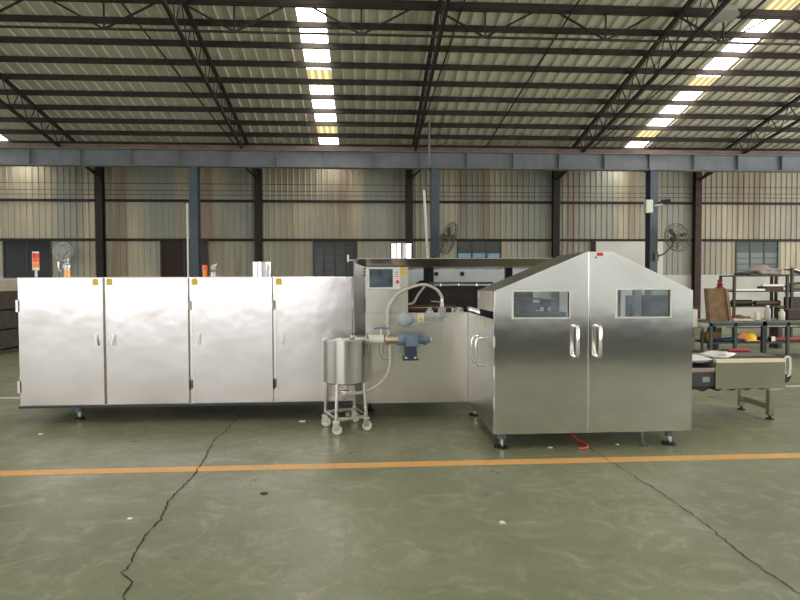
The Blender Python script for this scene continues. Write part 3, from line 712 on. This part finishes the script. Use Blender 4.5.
tag(MB().tube(spline([(.255, 6.22, .98), (.24, 6.22, 1.10), (.25, 6.24, 1.27), (.34, 6.28, 1.41), (.50, 6.33, 1.49), (.66, 6.38, 1.52), (.79, 6.41, 1.47), (.852, 6.41, 1.39), (.855, 6.41, 1.355)], 8), .016, 12).build('feed_hose', HOSE), 'milky hose arching from pump up to the filler block', 'hose')
tag(MB().tube(spline([(.262, 6.21, .88), (.265, 6.2, .78), (.262, 6.19, .66), (.22, 6.15, .54), (.12, 6.10, .45), (0, 6.06, .40), (-.12, 6.04, .385), (-.19, 6.05, .385)], 8), .016, 12).build('drain_hose', HOSE), 'milky hose looping from pump down to the tank outlet', 'hose')

# ================================================================ TANK ON CASTERS
TX, TY = -.21, 6.13
tk = thing('tank_trolley', (TX, TY, 0), 'round stainless tank on a wheeled frame before the middle station', 'tank')
MB().lathe((TX, TY, .49), [(.02, 0), (.20, 0), (.238, .02), (.238, .44), (.246, .44), (.246, .455), (.225, .455), (.225, .30), (.02, .30)], 'Z', 48).build('tank', mat('tank_steel', (.66, .63, .59), .2, 1.0, .05, 3), tk, smooth=35)
MB().prism([(TX + .225 * math.cos(math.radians(a)), TY + .225 * math.sin(math.radians(a))) for a in range(-160, 21, 10)], 'Z', .945, .957).build('lid', STEELD, tk)
MB().box(TX - .10, TX + .10, TY - .10, TY - .07, .957, .967).build('lid_handle', CHROME, tk)
MB().box(TX + .05, TX + .225, TY - .10, TY + .16, .945, .975).build('hinged_cover', STEELW, tk)
FR = [(-.435, 6.22), (-.30, 5.86), (.005, 6.02), (-.125, 6.40)]
for x, y in FR:
    MB().tube([(x, y, .13), (TX + (x - TX) * .90, TY + (y - TY) * .90, .51)], .019, 10).build('leg', STEELW, tk, smooth=40)
rg = MB()
for (x0, y0), (x1, y1) in zip(FR, FR[1:] + FR[:1]): rg.bar((x0, y0, .15), (x1, y1, .15), .03)
rg.build('lower_frame', STEELW, tk, smooth=40)
MB().box(TX + .0, TX + .04, TY - .02, TY + .05, .13, .16).build('caster_plate', STEELD, tk)
for x, y in FR:
    c = MB().box(x - .035, x + .035, y - .035, y + .035, .122, .134).box(x - .03, x + .03, y - .025, y - .020, .045, .125).box(x - .03, x + .03, y + .020, y + .025, .045, .125).build('caster', CHROME, tk)
    MB().lathe((x + .01, y - .016, .050), [(.012, 0), (.045, .001), (.050, .006), (.050, .026), (.045, .031), (.012, .032)], 'Y', 24).build('wheel', CREAM, c, smooth=40)
MB().cyl((TX, TY, .37), (TX, TY, .49), .022, 12).tube([(TX, TY, .385), (TX - .02, TY - .07, .385)], .02, 10).tube([(TX - .09, TY - .06, .40), (TX + .10, TY - .06, .40)], .013, 8).build('outlet_valve', CHROME, tk, smooth=40)
MB().bar((TX - .06, TY - .09, .425), (TX + .0, TY - .09, .44), .016).build('valve_lever', CHROME, tk)

# ================================================================ FRONT CABIN (gable)
CY0, CY1, CX0, CX1 = 5.2, 5.95, 1.172, 3.045
ZB, ZE, ZR, RX0, RX1 = .148, 1.462, 1.822, 2.035, 2.275
cabin = thing('gable_cabin', (2.1, 5.9, 0), 'big stainless cabin with a peaked top and two windowed doors', 'machine cabin')
SXM = 2.062
def gz(x): return ZE + (ZR - ZE) * (x - CX0) / (RX0 - CX0) if x < RX0 else (ZR if x < RX1 else ZR - (ZR - ZE) * (x - RX1) / (CX1 - RX1))
def door_with_window(x0, x1, w, topx):
    wx0, wx1, wz0, wz1 = w
    tp = [x0] + topx + [x1]
    def T(x): return (x, round(gz(x), 4))
    A, B, C, D = (x0, ZB), (x1, ZB), (wx1, wz0), (wx0, wz0); Ee, Ff = (wx1, wz1), (wx0, wz1)
    mids = [T(x) for x in tp]
    polys = [[A, B, C, D], [B, T(x1), Ee, C], [A, D, Ff, T(x0)], [Ff, Ee] + mids[::-1]]
    return polys
W1 = (1.352, 1.868, 1.222, 1.458); W2 = (2.322, 2.822, 1.222, 1.470)
for (x0, x1, w, tx, side) in ((CX0 + .012, SXM - .006, W1, [RX0], 0), (SXM + .006, CX1, W2, [RX1], 1)):
    d = MB().sheet(door_with_window(x0, x1, w, tx), 'Y', CY0, CY0 + .03).build('door', STEELC, cabin)
    wf = MB(); a, b_, c, e = w; f = .014
    wf.box(a - f, a, CY0 - .012, CY0 + .02, c - f, e + f).box(b_, b_ + f, CY0 - .012, CY0 + .02, c - f, e + f).box(a, b_, CY0 - .012, CY0 + .02, c - f, c).box(a, b_, CY0 - .012, CY0 + .02, e, e + f)
    wf.build('window_frame', mat('bright_frame', (.80, .77, .72), .45, .5), d)
    MB().box(a, b_, CY0 + .008, CY0 + .013, c, e).build('glass', G_CLEAR, d)
    hx = 1.925 if side == 0 else 2.135
    h = MB().tube([(hx, CY0, 1.14), (hx, CY0 - .05, 1.142), (hx, CY0 - .068, 1.135), (hx, CY0 - .078, 1.115), (hx, CY0 - .078, .887), (hx, CY0 - .068, .867), (hx, CY0 - .05, .860), (hx, CY0, .862)], .0155, 12)
    h.box(hx - .022, hx + .022, CY0 - .006, CY0, 1.105, 1.17).box(hx - .022, hx + .022, CY0 - .006, CY0, .832, .897)
    part(h.build('handle', CHROME, d, smooth=50), 'chrome bow handle')
    MB().bar((x0 if side else x1, CY0 - .003, ZB), (x0 if side else x1, CY0 - .003, ZR - .005), .008, .008).build('edge_strip', CHROME, d)
part(MB().box(2.10, 2.145, CY0 - .002, CY0, 1.755, 1.80).build('warning_label', WHITE, cabin), 'white sticker with a small dark triangle')
MB().prism([(2.107, 1.762), (2.133, 1.762), (2.12, 1.785)], 'Y', CY0 - .003, CY0 - .002).build('label_triangle', DKGREY, cabin)
part(MB().box(2.128, 2.185, CY0 - .003, CY0, 1.783, 1.812).build('red_label', RED, cabin), 'red sticker')
for z in (1.28, 1.0, .72, .44): MB().cyl((CX0 + .002, CY0 - .008, z - .05), (CX0 + .002, CY0 - .008, z + .05), .009, 10).build('hinge', CHROME, cabin)
MB().box(CX0, CX0 + .012, CY0 - .002, CY0 + .02, ZB, ZE).build('corner_strip', CHROME, cabin)
# side, roof, back frames
MB().box(CX0 - .003, CX0 + .012, CY0 + .03, CY1, 1.275, ZE).build('upper_side_panel', mat('pale_satin_steel', (.66, .62, .56), .5, .7, .08, 5), cabin)
MB().box(CX0 - .0045, CX0 - .003, CY1 - .10, CY1 - .015, 1.385, 1.445).build('side_label', WHITE, cabin)
sk = MB().prism([(CY0 + .03, ZB), (6.495, .178), (6.495, 1.205), (CY0 + .03, 1.205)], 'X', CX0 - .003, CX0 + .012).build('side_door', STEELD, cabin)
part(MB().box(CX0 - .005, CX0 - .003, 5.55, 5.62, 1.11, 1.17).build('side_sticker', YELL, sk), 'small yellow sticker')
for y in (5.60, 5.82):
    part(MB().tube([(CX0, y, 1.00), (CX0 - .07, y, .995), (CX0 - .085, y, .96), (CX0 - .085, y, .77), (CX0 - .07, y, .735), (CX0, y, .73)], .0125, 8).build('handle', CHROME, sk, smooth=50), 'chrome bow handle')
rfm = MB()
T = .012
rfm.sheet([[(CX0, ZE), (RX0, ZR), (RX0, ZR - T), (CX0, ZE - T)], [(RX0, ZR), (RX1, ZR), (RX1, ZR - T), (RX0, ZR - T)], [(RX1, ZR), (CX1, ZE), (CX1, ZE - T), (RX1, ZR - T)]], 'Y', CY0 + .03, CY1)
rfm.build('roof', mat('roof_steel', (.40, .37, .32), .3, 1.0, .05, 2), cabin)
MB().box(CX1 - .012, CX1, CY0 + .03, CY1, ZB, ZE - .015).build('side_panel', STEELC, cabin)
MB().box(CX0 + .012, CX1 - .012, CY0 + .031, 6.5, ZB, ZB + .03).build('floor_pan', STEELD, cabin)
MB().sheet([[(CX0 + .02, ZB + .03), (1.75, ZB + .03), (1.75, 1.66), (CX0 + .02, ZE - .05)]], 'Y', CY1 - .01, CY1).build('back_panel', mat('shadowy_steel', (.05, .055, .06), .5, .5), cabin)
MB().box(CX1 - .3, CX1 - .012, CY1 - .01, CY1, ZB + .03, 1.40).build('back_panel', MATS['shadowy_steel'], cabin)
MB().box(2.30, 2.62, 5.78, 5.80, .5, 1.58).build('inner_panel', mat('grey_inner_panel', (.12, .125, .125), .5, .3), cabin)
MB().box(2.635, 2.70, 5.50, 5.56, ZB + .03, 1.52).build('inner_post', PAPER, cabin)
MB().box(2.78, 2.80, 5.70, 5.75, ZB + .03, 1.48).build('inner_post', PAPER, cabin)
for i, (x, z) in enumerate(((1.50, 1.36), (1.66, 1.31), (1.78, 1.34))):
    MB().cyl((x, 5.6, .4), (x, 5.6, z), .02, 10).box(x - .05, x + .05, 5.55, 5.65, z - .04, z + .03).build('inner_mechanism', DKGREY, cabin)
MB().box(1.30, 1.95, 5.5, 5.75, 1.15, 1.25).build('inner_bench', DKGREY, cabin)
MB().tube([(1.35, 5.56, 1.40), (1.86, 5.56, 1.37)], .008, 8).build('inner_rod', MIDGREY, cabin)
# bits visible over the side door: chain rail with bolts
ch = MB().box(1.20, 1.26, 5.95, 6.9, 1.20, 1.225)
for k in range(14):
    y = 5.98 + k * .065; ch.lathe((1.23, y, 1.225), [(.013, 0), (.013, .028), (.006, .034)], 'Z', 8)
ch.build('chain_rail', CHROME, cabin)
MB().box(1.27, 1.75, 5.97, 6.45, .9, 1.19).build('rear_housing', STEELD, cabin)
for x, y in ((1.269, 5.29), (2.884, 5.29), (1.269, 6.6), (2.884, 5.85)):
    l = MB().cyl((x, y, .085), (x, y, ZB + .01), .042, 14).box(x - .045, x + .045, y - .045, y + .045, ZB - .012, ZB).build('leg', BLUELEG, cabin, smooth=40)
    MB().cyl((x, y, .015), (x, y, .09), .018, 10).build('adjusting_screw', CHROME, l)
    MB().lathe((x, y, 0), [(.058, 0), (.058, .01), (.03, .022)], 'Z', 18).build('foot', BLACK, l)
    MB().box(x - .07, x - .035, y - .02, y + .02, 0, .03).build('anchor_lug', BLACK, l)

tag(MB().tube(spline([(2.03, 5.75, .15), (2.02, 5.65, .10), (2.05, 5.50, .02), (2.09, 5.36, .012), (2.06, 5.22, .012), (2.00, 5.17, .012), (1.955, 5.165, .012)], 8), .0105, 10).build('air_hose', REDH), 'short red hose lying on the floor under the cabin doors', 'hose')

# ================================================================ OUTFEED CONVEYOR
cv = thing('outfeed_conveyor', (4.2, 6.4, 0), 'stainless outfeed conveyor end box sticking out right of the cabin', 'conveyor')
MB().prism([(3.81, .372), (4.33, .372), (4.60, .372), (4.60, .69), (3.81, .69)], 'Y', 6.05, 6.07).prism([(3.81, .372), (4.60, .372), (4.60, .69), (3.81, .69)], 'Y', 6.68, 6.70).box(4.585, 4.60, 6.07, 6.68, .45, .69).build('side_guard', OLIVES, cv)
MB().box(3.81, 4.60, 6.042, 6.09, .658, .694).build('top_edge', mat('cream_edge', (.80, .72, .52), .5), cv)
MB().box(3.03, 4.58, 6.10, 6.66, .58, .60).build('belt', BLACK, cv)
MB().box(3.85, 4.62, 6.12, 6.62, .60, .69).build('grey_deck', MIDGREY, cv)
MB().box(3.05, 3.815, 6.08, 6.66, .40, .555).build('drive_box', mat('slate_box', (.06, .062, .075), .45), cv)
MB().box(3.05, 3.815, 6.07, 6.09, .555, .585).build('pink_strip', mat('pinkish_strip', (.45, .25, .22), .5), cv)
MB().box(3.05, 3.815, 6.065, 6.09, .585, .60).build('steel_strip', CHROME, cv)
MB().box(3.68, 3.76, 6.078, 6.08, .445, .50).build('drive_label', mat('faded_label', (.30, .34, .32), .5), cv)
wb = MB()
pts = []; N = 44
for k in range(N + 1):
    x = 3.05 + (4.42 - 3.05) * k / N; pts.append((x, .345 + .016 * math.sin(k * 1.15) + .018 * k / N))
wb.sheet([[pts[k], pts[k + 1], (round(pts[k + 1][0], 4), .40), (round(pts[k][0], 4), .40)] for k in range(N)], 'Y', 6.09, 6.65)
wb.build('scalloped_belt', BLACK, cv)
for y in (6.17, 6.66):
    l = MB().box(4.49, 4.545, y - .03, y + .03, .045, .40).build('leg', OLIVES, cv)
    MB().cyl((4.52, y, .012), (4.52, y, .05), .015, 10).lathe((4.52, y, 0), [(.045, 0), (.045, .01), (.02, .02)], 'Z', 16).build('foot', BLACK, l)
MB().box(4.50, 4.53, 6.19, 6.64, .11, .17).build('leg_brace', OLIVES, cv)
MB().box(4.45, 4.60, 6.08, 6.12, .34, .385).build('leg_bracket', STEELW, cv)
MB().tube([(4.625, 6.1, .56), (4.632, 6.1, .66)] + arc((4.662, 6.1, .68), .030, 170, 10, 8) + [(4.695, 6.1, .60), (4.69, 6.1, .52), (4.66, 6.1, .46), (4.60, 6.1, .43)], .012, 8).tube([(4.60, 6.1, .60), (4.64, 6.1, .54), (4.60, 6.1, .49)], .014, 8).build('crank_handle', WHITE, cv, smooth=50)
MB().prism([(4.60, .41), (4.67, .44), (4.70, .50), (4.60, .46)], 'Y', 6.08, 6.2).build('end_scraper', BLACK, cv)
tag(MB().blob((3.74, 6.32, .665), .17, .16, .045, 3, .25).blob((3.98, 6.30, .715), .18, .12, .035, 8, .25).build('plastic_bag', BAG, smooth=80), 'crumpled white plastic bag lying on the conveyor beside the cabin', 'bag')
tag(MB().prism([(4.10, 6.2), (4.58, 6.15), (4.62, 6.55), (4.12, 6.6)], 'Z', .692, .712).build('grey_plate', mat('dark_grey_plate', (.08, .085, .08), .5)), 'flat dark grey plate lying on the conveyor end', 'plate')
t = thing('caulking_gun', (4.3, 6.45, .73), 'red tool lying on the grey plate of the conveyor', 'tool')
MB().cyl((4.28, 6.56, .732), (4.52, 6.52, .732), .018, 14).build('barrel', mat('dull_red', (.45, .06, .05), .5), t, smooth=40)
MB().bar((4.20, 6.57, .735), (4.28, 6.56, .735), .018).bar((4.12, 6.57, .737), (4.20, 6.57, .735), .012).build('nozzle', DKGREY, t)

# ================================================================ BACKGROUND RIGHT: benches and racks
wbn = thing('workbench', (7.9, 11.3, 0), 'long green-grey workbench with a lower shelf behind the conveyor', 'workbench')
MB().box(6.80, 9.7, 11.0, 11.75, .72, .755).build('tabletop', mat('bench_top', (.13, .135, .115), .6, 0, .2, 5), wbn)
MB().box(6.80, 9.7, 11.0, 11.04, .655, .72).build('apron', GREENF, wbn)
for x in (6.83, 7.33, 8.42, 9.6):
    MB().box(x - .025, x + .025, 11.0, 11.05, 0, .72).build('leg', GREENF, wbn)
    MB().box(x - .025, x + .025, 11.68, 11.73, 0, .72).build('leg', GREENF, wbn)
MB().box(7.88, 7.97, 11.0, 11.06, 0, .74).build('leg', BLACK, wbn)
MB().box(6.80, 9.7, 11.02, 11.73, .30, .33).build('lower_shelf', mat('shelf_dark', (.05, .05, .045), .7), wbn)
t2 = thing('side_table', (6.2, 11.3, 0), 'low table with cream boxes between cabin and workbench', 'table')
MB().box(5.6, 6.72, 11.05, 11.7, .60, .63).build('tabletop', mat('bench_top', (1, 1, 1)), t2)
MB().box(5.6, 6.72, 11.05, 11.7, .12, .15).build('lower_shelf', RACKC, t2)
for x in (5.63, 6.69):
    for y in (11.08, 11.67): MB().box(x - .02, x + .02, y - .02, y + .02, 0, .60).build('leg', RACKC, t2)
tag(MB().box(6.30, 6.66, 11.2, 11.5, .63, .98).box(6.38, 6.44, 11.19, 11.2, .66, .76).build('cream_carton', PAPER, bevel=.01), 'cream carton on the low table beside the workbench', 'carton')
tag(MB().box(6.30, 6.62, 11.2, 11.5, .15, .45).build('grey_crate', MIDGREY, bevel=.01), 'grey crate under the low table beside the workbench', 'crate')
tag(MB().blob((6.45, 11.36, 1.028), .22, .13, .085, 12, .3).build('cloth_heap', DKGREY, smooth=80), 'dark cloth heap on top of the cream carton', 'cloth')
cb = thing('cardboard_box', (7.0, 11.3, .755), 'tall brown cardboard box standing on the workbench end', 'box')
MB().prism([(6.88, .757), (7.30, .757), (7.22, 1.10), (7.17, 1.40), (6.82, 1.40)], 'Y', 11.14, 11.27).build('box_body', CARD, cb)
MB().prism([(7.17, 1.40), (7.23, 1.38), (7.32, .76), (7.27, .76)], 'Y', 11.11, 11.14).build('box_flap', mat('cardboard_shade', (.24, .14, .07), .85), cb)
t = thing('machine_casting', (7.03, 11.4, 1.43), 'dark red machine part on top of the brown cardboard box', 'machine part')
MB().box(7.07, 7.17, 11.15, 11.26, 1.40, 1.43).lathe((7.12, 11.205, 1.43), [(.04, 0), (.055, .02), (.055, .07), (.035, .08), (.035, .10), (.05, .11), (.05, .14)], 'Z', 16).build('casting', mat('crimson', (.20, .01, .015), .5), t, smooth=40)
def paper(pts, z, name, lab, m=PAPER, h=.012, cat='sheet', group=None):
    return tag(MB().prism(pts, 'Z', z, z + h).build(name, m), lab, cat, group)
paper([(7.35, 11.1), (7.72, 11.05), (7.75, 11.3), (7.42, 11.4)], .756, 'paper_sheet', 'cream paper sheet lying at the foot of the cardboard box', h=.03)
tag(MB().blob((7.66, 11.38, .785), .20, .15, .06, 15, .35).build('tan_rag', mat('rust_rag', (.20, .08, .05), .85), smooth=80), 'rusty brown rag behind the cream paper on the workbench', 'rag')
paper([(7.75, 11.12), (8.0, 11.1), (8.0, 11.3), (7.78, 11.3)], .756, 'steel_plate', 'small shiny steel plate lying mid workbench', CHROME, .015, 'plate')
def bottle(x, y, z, r, h, m, lab, capm=WHITE):
    t = thing('bottle', (x, y, z), lab, 'bottle', 'bottles on the workbench')
    MB().lathe((x, y, z), [(r * .9, 0), (r, .01), (r, h * .72), (r * .45, h * .85), (r * .45, h * .9)], 'Z', 16).build('bottle_body', m, t, smooth=50)
    MB().cyl((x, y, z + h * .9), (x, y, z + h), r * .5, 12).build('cap', capm, t)
bottle(7.62 + .28, 11.2, .756, .045, .19, PAPER, 'first pale bottle from the left on the workbench')
bottle(7.99, 11.25, .756, .04, .15, mat('tan_bottle', (.55, .40, .22), .5), 'short tan bottle between two pale bottles on the workbench')
bottle(8.12, 11.2, .756, .055, .30, mat('grey_bottle', (.42, .40, .36), .5), 'tall greyish bottle at the middle of the workbench')
bottle(8.42, 11.2, .756, .06, .22, PAPER, 'stout cream canister at the right part of the workbench')
tag(MB().box(8.52, 8.95, 11.15, 11.5, .757, .97).build('dark_toolbox', mat('dark_brown_box', (.04, .025, .02), .7), bevel=.015), 'dark brown toolbox right of the cream canister', 'toolbox')
hl = thing('safety_helmet', (7.62, 11.25, .33), 'yellow safety helmet on the lower shelf of the workbench', 'helmet')
MB().lathe((7.70, 11.15, .36), [(.145, 0), (.14, .05), (.12, .11), (.08, .15), (.02, .17)], 'Z', 24).box(7.56, 7.84, 11.00, 11.06, .352, .362).build('shell', HELM, hl, smooth=60)
tag(MB().blob((7.52, 11.10, .43), .11, .06, .09, 6, .25).build('work_glove', mat('orange_glove', (.65, .25, .12), .8), smooth=80), 'orange work glove beside the yellow helmet', 'glove')
tag(MB().blob((7.38, 11.2, .355), .34, .14, .06, 5, .25).build('blue_rag', CLOTHB, smooth=80), 'blue cloth lying on the lower bench shelf below the helmet', 'cloth')
tag(MB().box(6.95, 7.25, 11.35, 11.6, .331, .50).build('wooden_box', mat('ochre_wood', (.28, .16, .05), .7), bevel=.01), 'ochre wooden box on the lower bench shelf, behind the blue cloth', 'box')
t = thing('bar_clamp', (8.3, 11.2, .36), 'red-handled bar clamp lying on the lower bench shelf', 'tool')
MB().bar((8.20, 11.15, .38), (9.2, 11.2, .385), .05).build('red_bar', mat('dull_red', (.45, .06, .05), .5), t)
MB().box(8.14, 8.22, 11.10, 11.2, .335, .43).build('clamp_head', CHROME, t)
tag(MB().blob((8.0, 11.3, .36), .14, .12, .05, 9, .3).build('dark_cable', BLACK, smooth=80), 'black cable coil heap on the lower bench shelf', 'cable')
paper([(7.62, 12.6), (9.9, 12.6), (9.9, 12.9), (7.62, 12.9)], .50, 'timber_plank', 'pale long plank on blocks behind the workbench', mat('pale_plank', (.40, .37, .29), .7), .05, 'plank')
tag(MB().box(7.9, 8.0, 12.6, 12.9, 0, .5).build('plank_block', RACKC), 'dark block under the near end of the pale plank', 'block', 'plank blocks')
tag(MB().box(9.4, 9.5, 12.6, 12.9, 0, .5).build('plank_block', RACKC), 'dark block under the far right end of the pale plank', 'block', 'plank blocks')

def rack(x0, x1, y0, y1, zs, h, label, m=RACKC):
    t = thing('storage_rack', ((x0 + x1) / 2, (y0 + y1) / 2, 0), label, 'rack', 'storage racks by the back wall')
    for x in (x0, x1):
        for y in (y0, y1): MB().box(x - .03, x + .03, y - .03, y + .03, 0, h).build('post', m, t)
    for z in zs: MB().box(x0, x1, y0, y1, z - .035, z).build('shelf', m, t)
    return t
rack(9.93, 11.42, 15.0, 15.6, (.30, .87, 1.28, 1.70), 1.70, 'brown storage rack under the small-paned green window')
rack(11.55, 13.4, 15.0, 15.6, (.30, .80, 1.28, 1.72), 1.9, 'dark storage rack cut off by the right picture edge')
tag(MB().blob((10.95, 15.3, 1.79), .45, .22, .15, 21, .3).build('plastic_bundle', GREYB, smooth=80), 'grey-pink plastic bundle on the rack top below the window', 'bundle')
tag(MB().blob((10.45, 15.25, 1.73), .30, .18, .06, 22, .3).build('dark_net', DKGREY, smooth=80), 'dark net heaped left of the grey-pink bundle', 'net')
paper([(9.97, 15.0), (10.80, 15.0), (10.80, 15.4), (9.97, 15.4)], 1.282, 'white_board_sheet', 'long white panel on the second shelf of the brown rack', WHITE, .05, 'panel')
tag(MB().box(10.85, 11.36, 15.05, 15.4, 1.282, 1.40).build('brown_carton', mat('dark_red_carton', (.09, .05, .035), .8), bevel=.01), 'dark brown carton on the second shelf of the brown rack', 'carton')
paper([(10.75, 15.02), (11.36, 15.02), (11.36, 15.3), (10.9, 15.3)], 1.402, 'folded_sheet', 'white folded sheet on the dark brown carton', WHITE, .05)
for k, (a, b, r, lab) in enumerate(((10.0, 10.55, .08, 'dark roll on the third shelf of the brown rack, near the red part'), (10.65, 11.35, .07, 'brown roll on the third shelf of the brown rack, at its right end'))):
    tag(MB().cyl((a, 15.2, .872 + r), (b, 15.2, .872 + r), r, 18).build('material_roll', DARK if k == 0 else mat('brown_roll', (.07, .05, .04), .7), smooth=40), lab, 'roll', 'rolls on the third rack shelf')
for k, (x, z, c, lab) in enumerate(((11.95, 1.722, .1, 'white curved plate leaning on the right rack top'), (12.4, 1.722, .06, 'second white curved plate at the right rack top, near the picture edge'))):
    tag(MB().prism([(x - .4, z + .16), (x - .38, z + .18), (x + .12, z + .04), (x + .12, z)], 'Y', 15.05, 15.4).build('curved_plate', WHITE), lab, 'plate', 'white plates on the rack top')
tag(MB().blob((12.1, 15.3, 1.37), .45, .2, .14, 31, .25).build('canvas_heap', mat('olive_canvas', (.26, .25, .18), .85), smooth=80), 'olive canvas heap on the upper shelf of the right rack', 'canvas')
paper([(11.6, 15.0), (13.2, 15.0), (13.2, 15.35), (11.6, 15.35)], 1.225, 'white_board_sheet', 'long white board under the olive canvas on the right rack', WHITE, .018, 'panel')
for i in range(2):
    pass
tag(MB().box(11.62, 12.6, 15.03, 15.4, .802, 1.10).build('dark_crate', mat('dark_brown_box', (1, 1, 1)), bevel=.01), 'dark crate on the middle shelf of the right rack', 'crate')
tag(MB().box(11.62, 12.6, 15.03, 15.4, .302, .62).build('black_crate', BLACK, bevel=.01), 'black crate on the bottom shelf of the right rack', 'crate')

# ================================================================ BACKGROUND LEFT
lb = thing('parts_shelf', (-9.5, 13.5, 0), 'dark open shelf cabinet with cream top left of the oven', 'shelf cabinet')
MB().box(-10.9, -7.9, 13.0, 13.7, 1.38, 1.62).build('cream_top', mat('cream_panel', (.42, .37, .29), .7, 0, .1, 3), lb)
MB().box(-10.9, -7.9, 13.65, 13.7, 0, 1.38).build('back_board', mat('shelf_dark', (1, 1, 1)), lb)
for z in (.12, .55, .98): MB().box(-10.9, -7.9, 13.02, 13.65, z - .03, z).build('shelf', RACKC, lb)
for x in (-10.87, -9.4, -7.93): MB().box(x - .03, x + .03, 13.0, 13.65, 0, 1.38).build('upright', RACKC, lb)
for i, (x0, x1, z, h, m, lab) in enumerate(((-9.3, -8.3, .55, .22, MIDGREY, 'grey metal case on the middle shelf of the left cabinet'), (-9.3, -8.1, .12, .25, MIDGREY, 'grey metal case on the bottom shelf of the left cabinet'), (-9.3, -8.2, .98, .16, DKGREY, 'dark metal case on the top shelf of the left cabinet'))):
    tag(MB().box(x0, x1, 13.08, 13.5, z, z + h).build('metal_case', m, bevel=.01), lab, 'case', 'cases on the left shelf cabinet')
tag(MB().prism([(-8.75, .772), (-8.3, .772), (-8.3, .86), (-8.5, .84)], 'Y', 13.1, 13.4).build('white_rag', WHITE), 'white rag on the grey case of the left cabinet', 'rag')

# scraps on the floor
for i, (px, py, s, lab) in enumerate(((-3.33, 6.10, .02, 'white paper scrap on the floor before the first oven door'), (-.70, 6.45, .035, 'white paper scrap on the floor below the fourth oven door'), (-1.55, 3.85, .014, 'white scrap on the floor left of the jagged crack'), (.87, 3.62, .02, 'white scrap on the floor in front of the peaked cabin'), (1.72, 5.25, .02, 'white scrap on the floor under the cabin, left of the red hose'), (2.38, 5.30, .016, 'white scrap on the floor under the cabin, right of the red hose'), (-.75, 4.25, .022, 'brown leaf scrap on the floor below the yellow line'))):
    m = mat('brown_scrap', (.07, .045, .025), .8) if 'brown' in lab else WHITE
    rnd = random.Random(i)
    tag(MB().prism([(px + s * math.cos(a) * rnd.uniform(.7, 1.6), py + s * math.sin(a) * rnd.uniform(.7, 1.3)) for a in (0, 1.1, 2.2, 3.3, 4.5, 5.4)], 'Z', .001, .008).build('paper_scrap' if m is WHITE else 'leaf_scrap', m), lab, 'scrap', 'scraps on the floor')
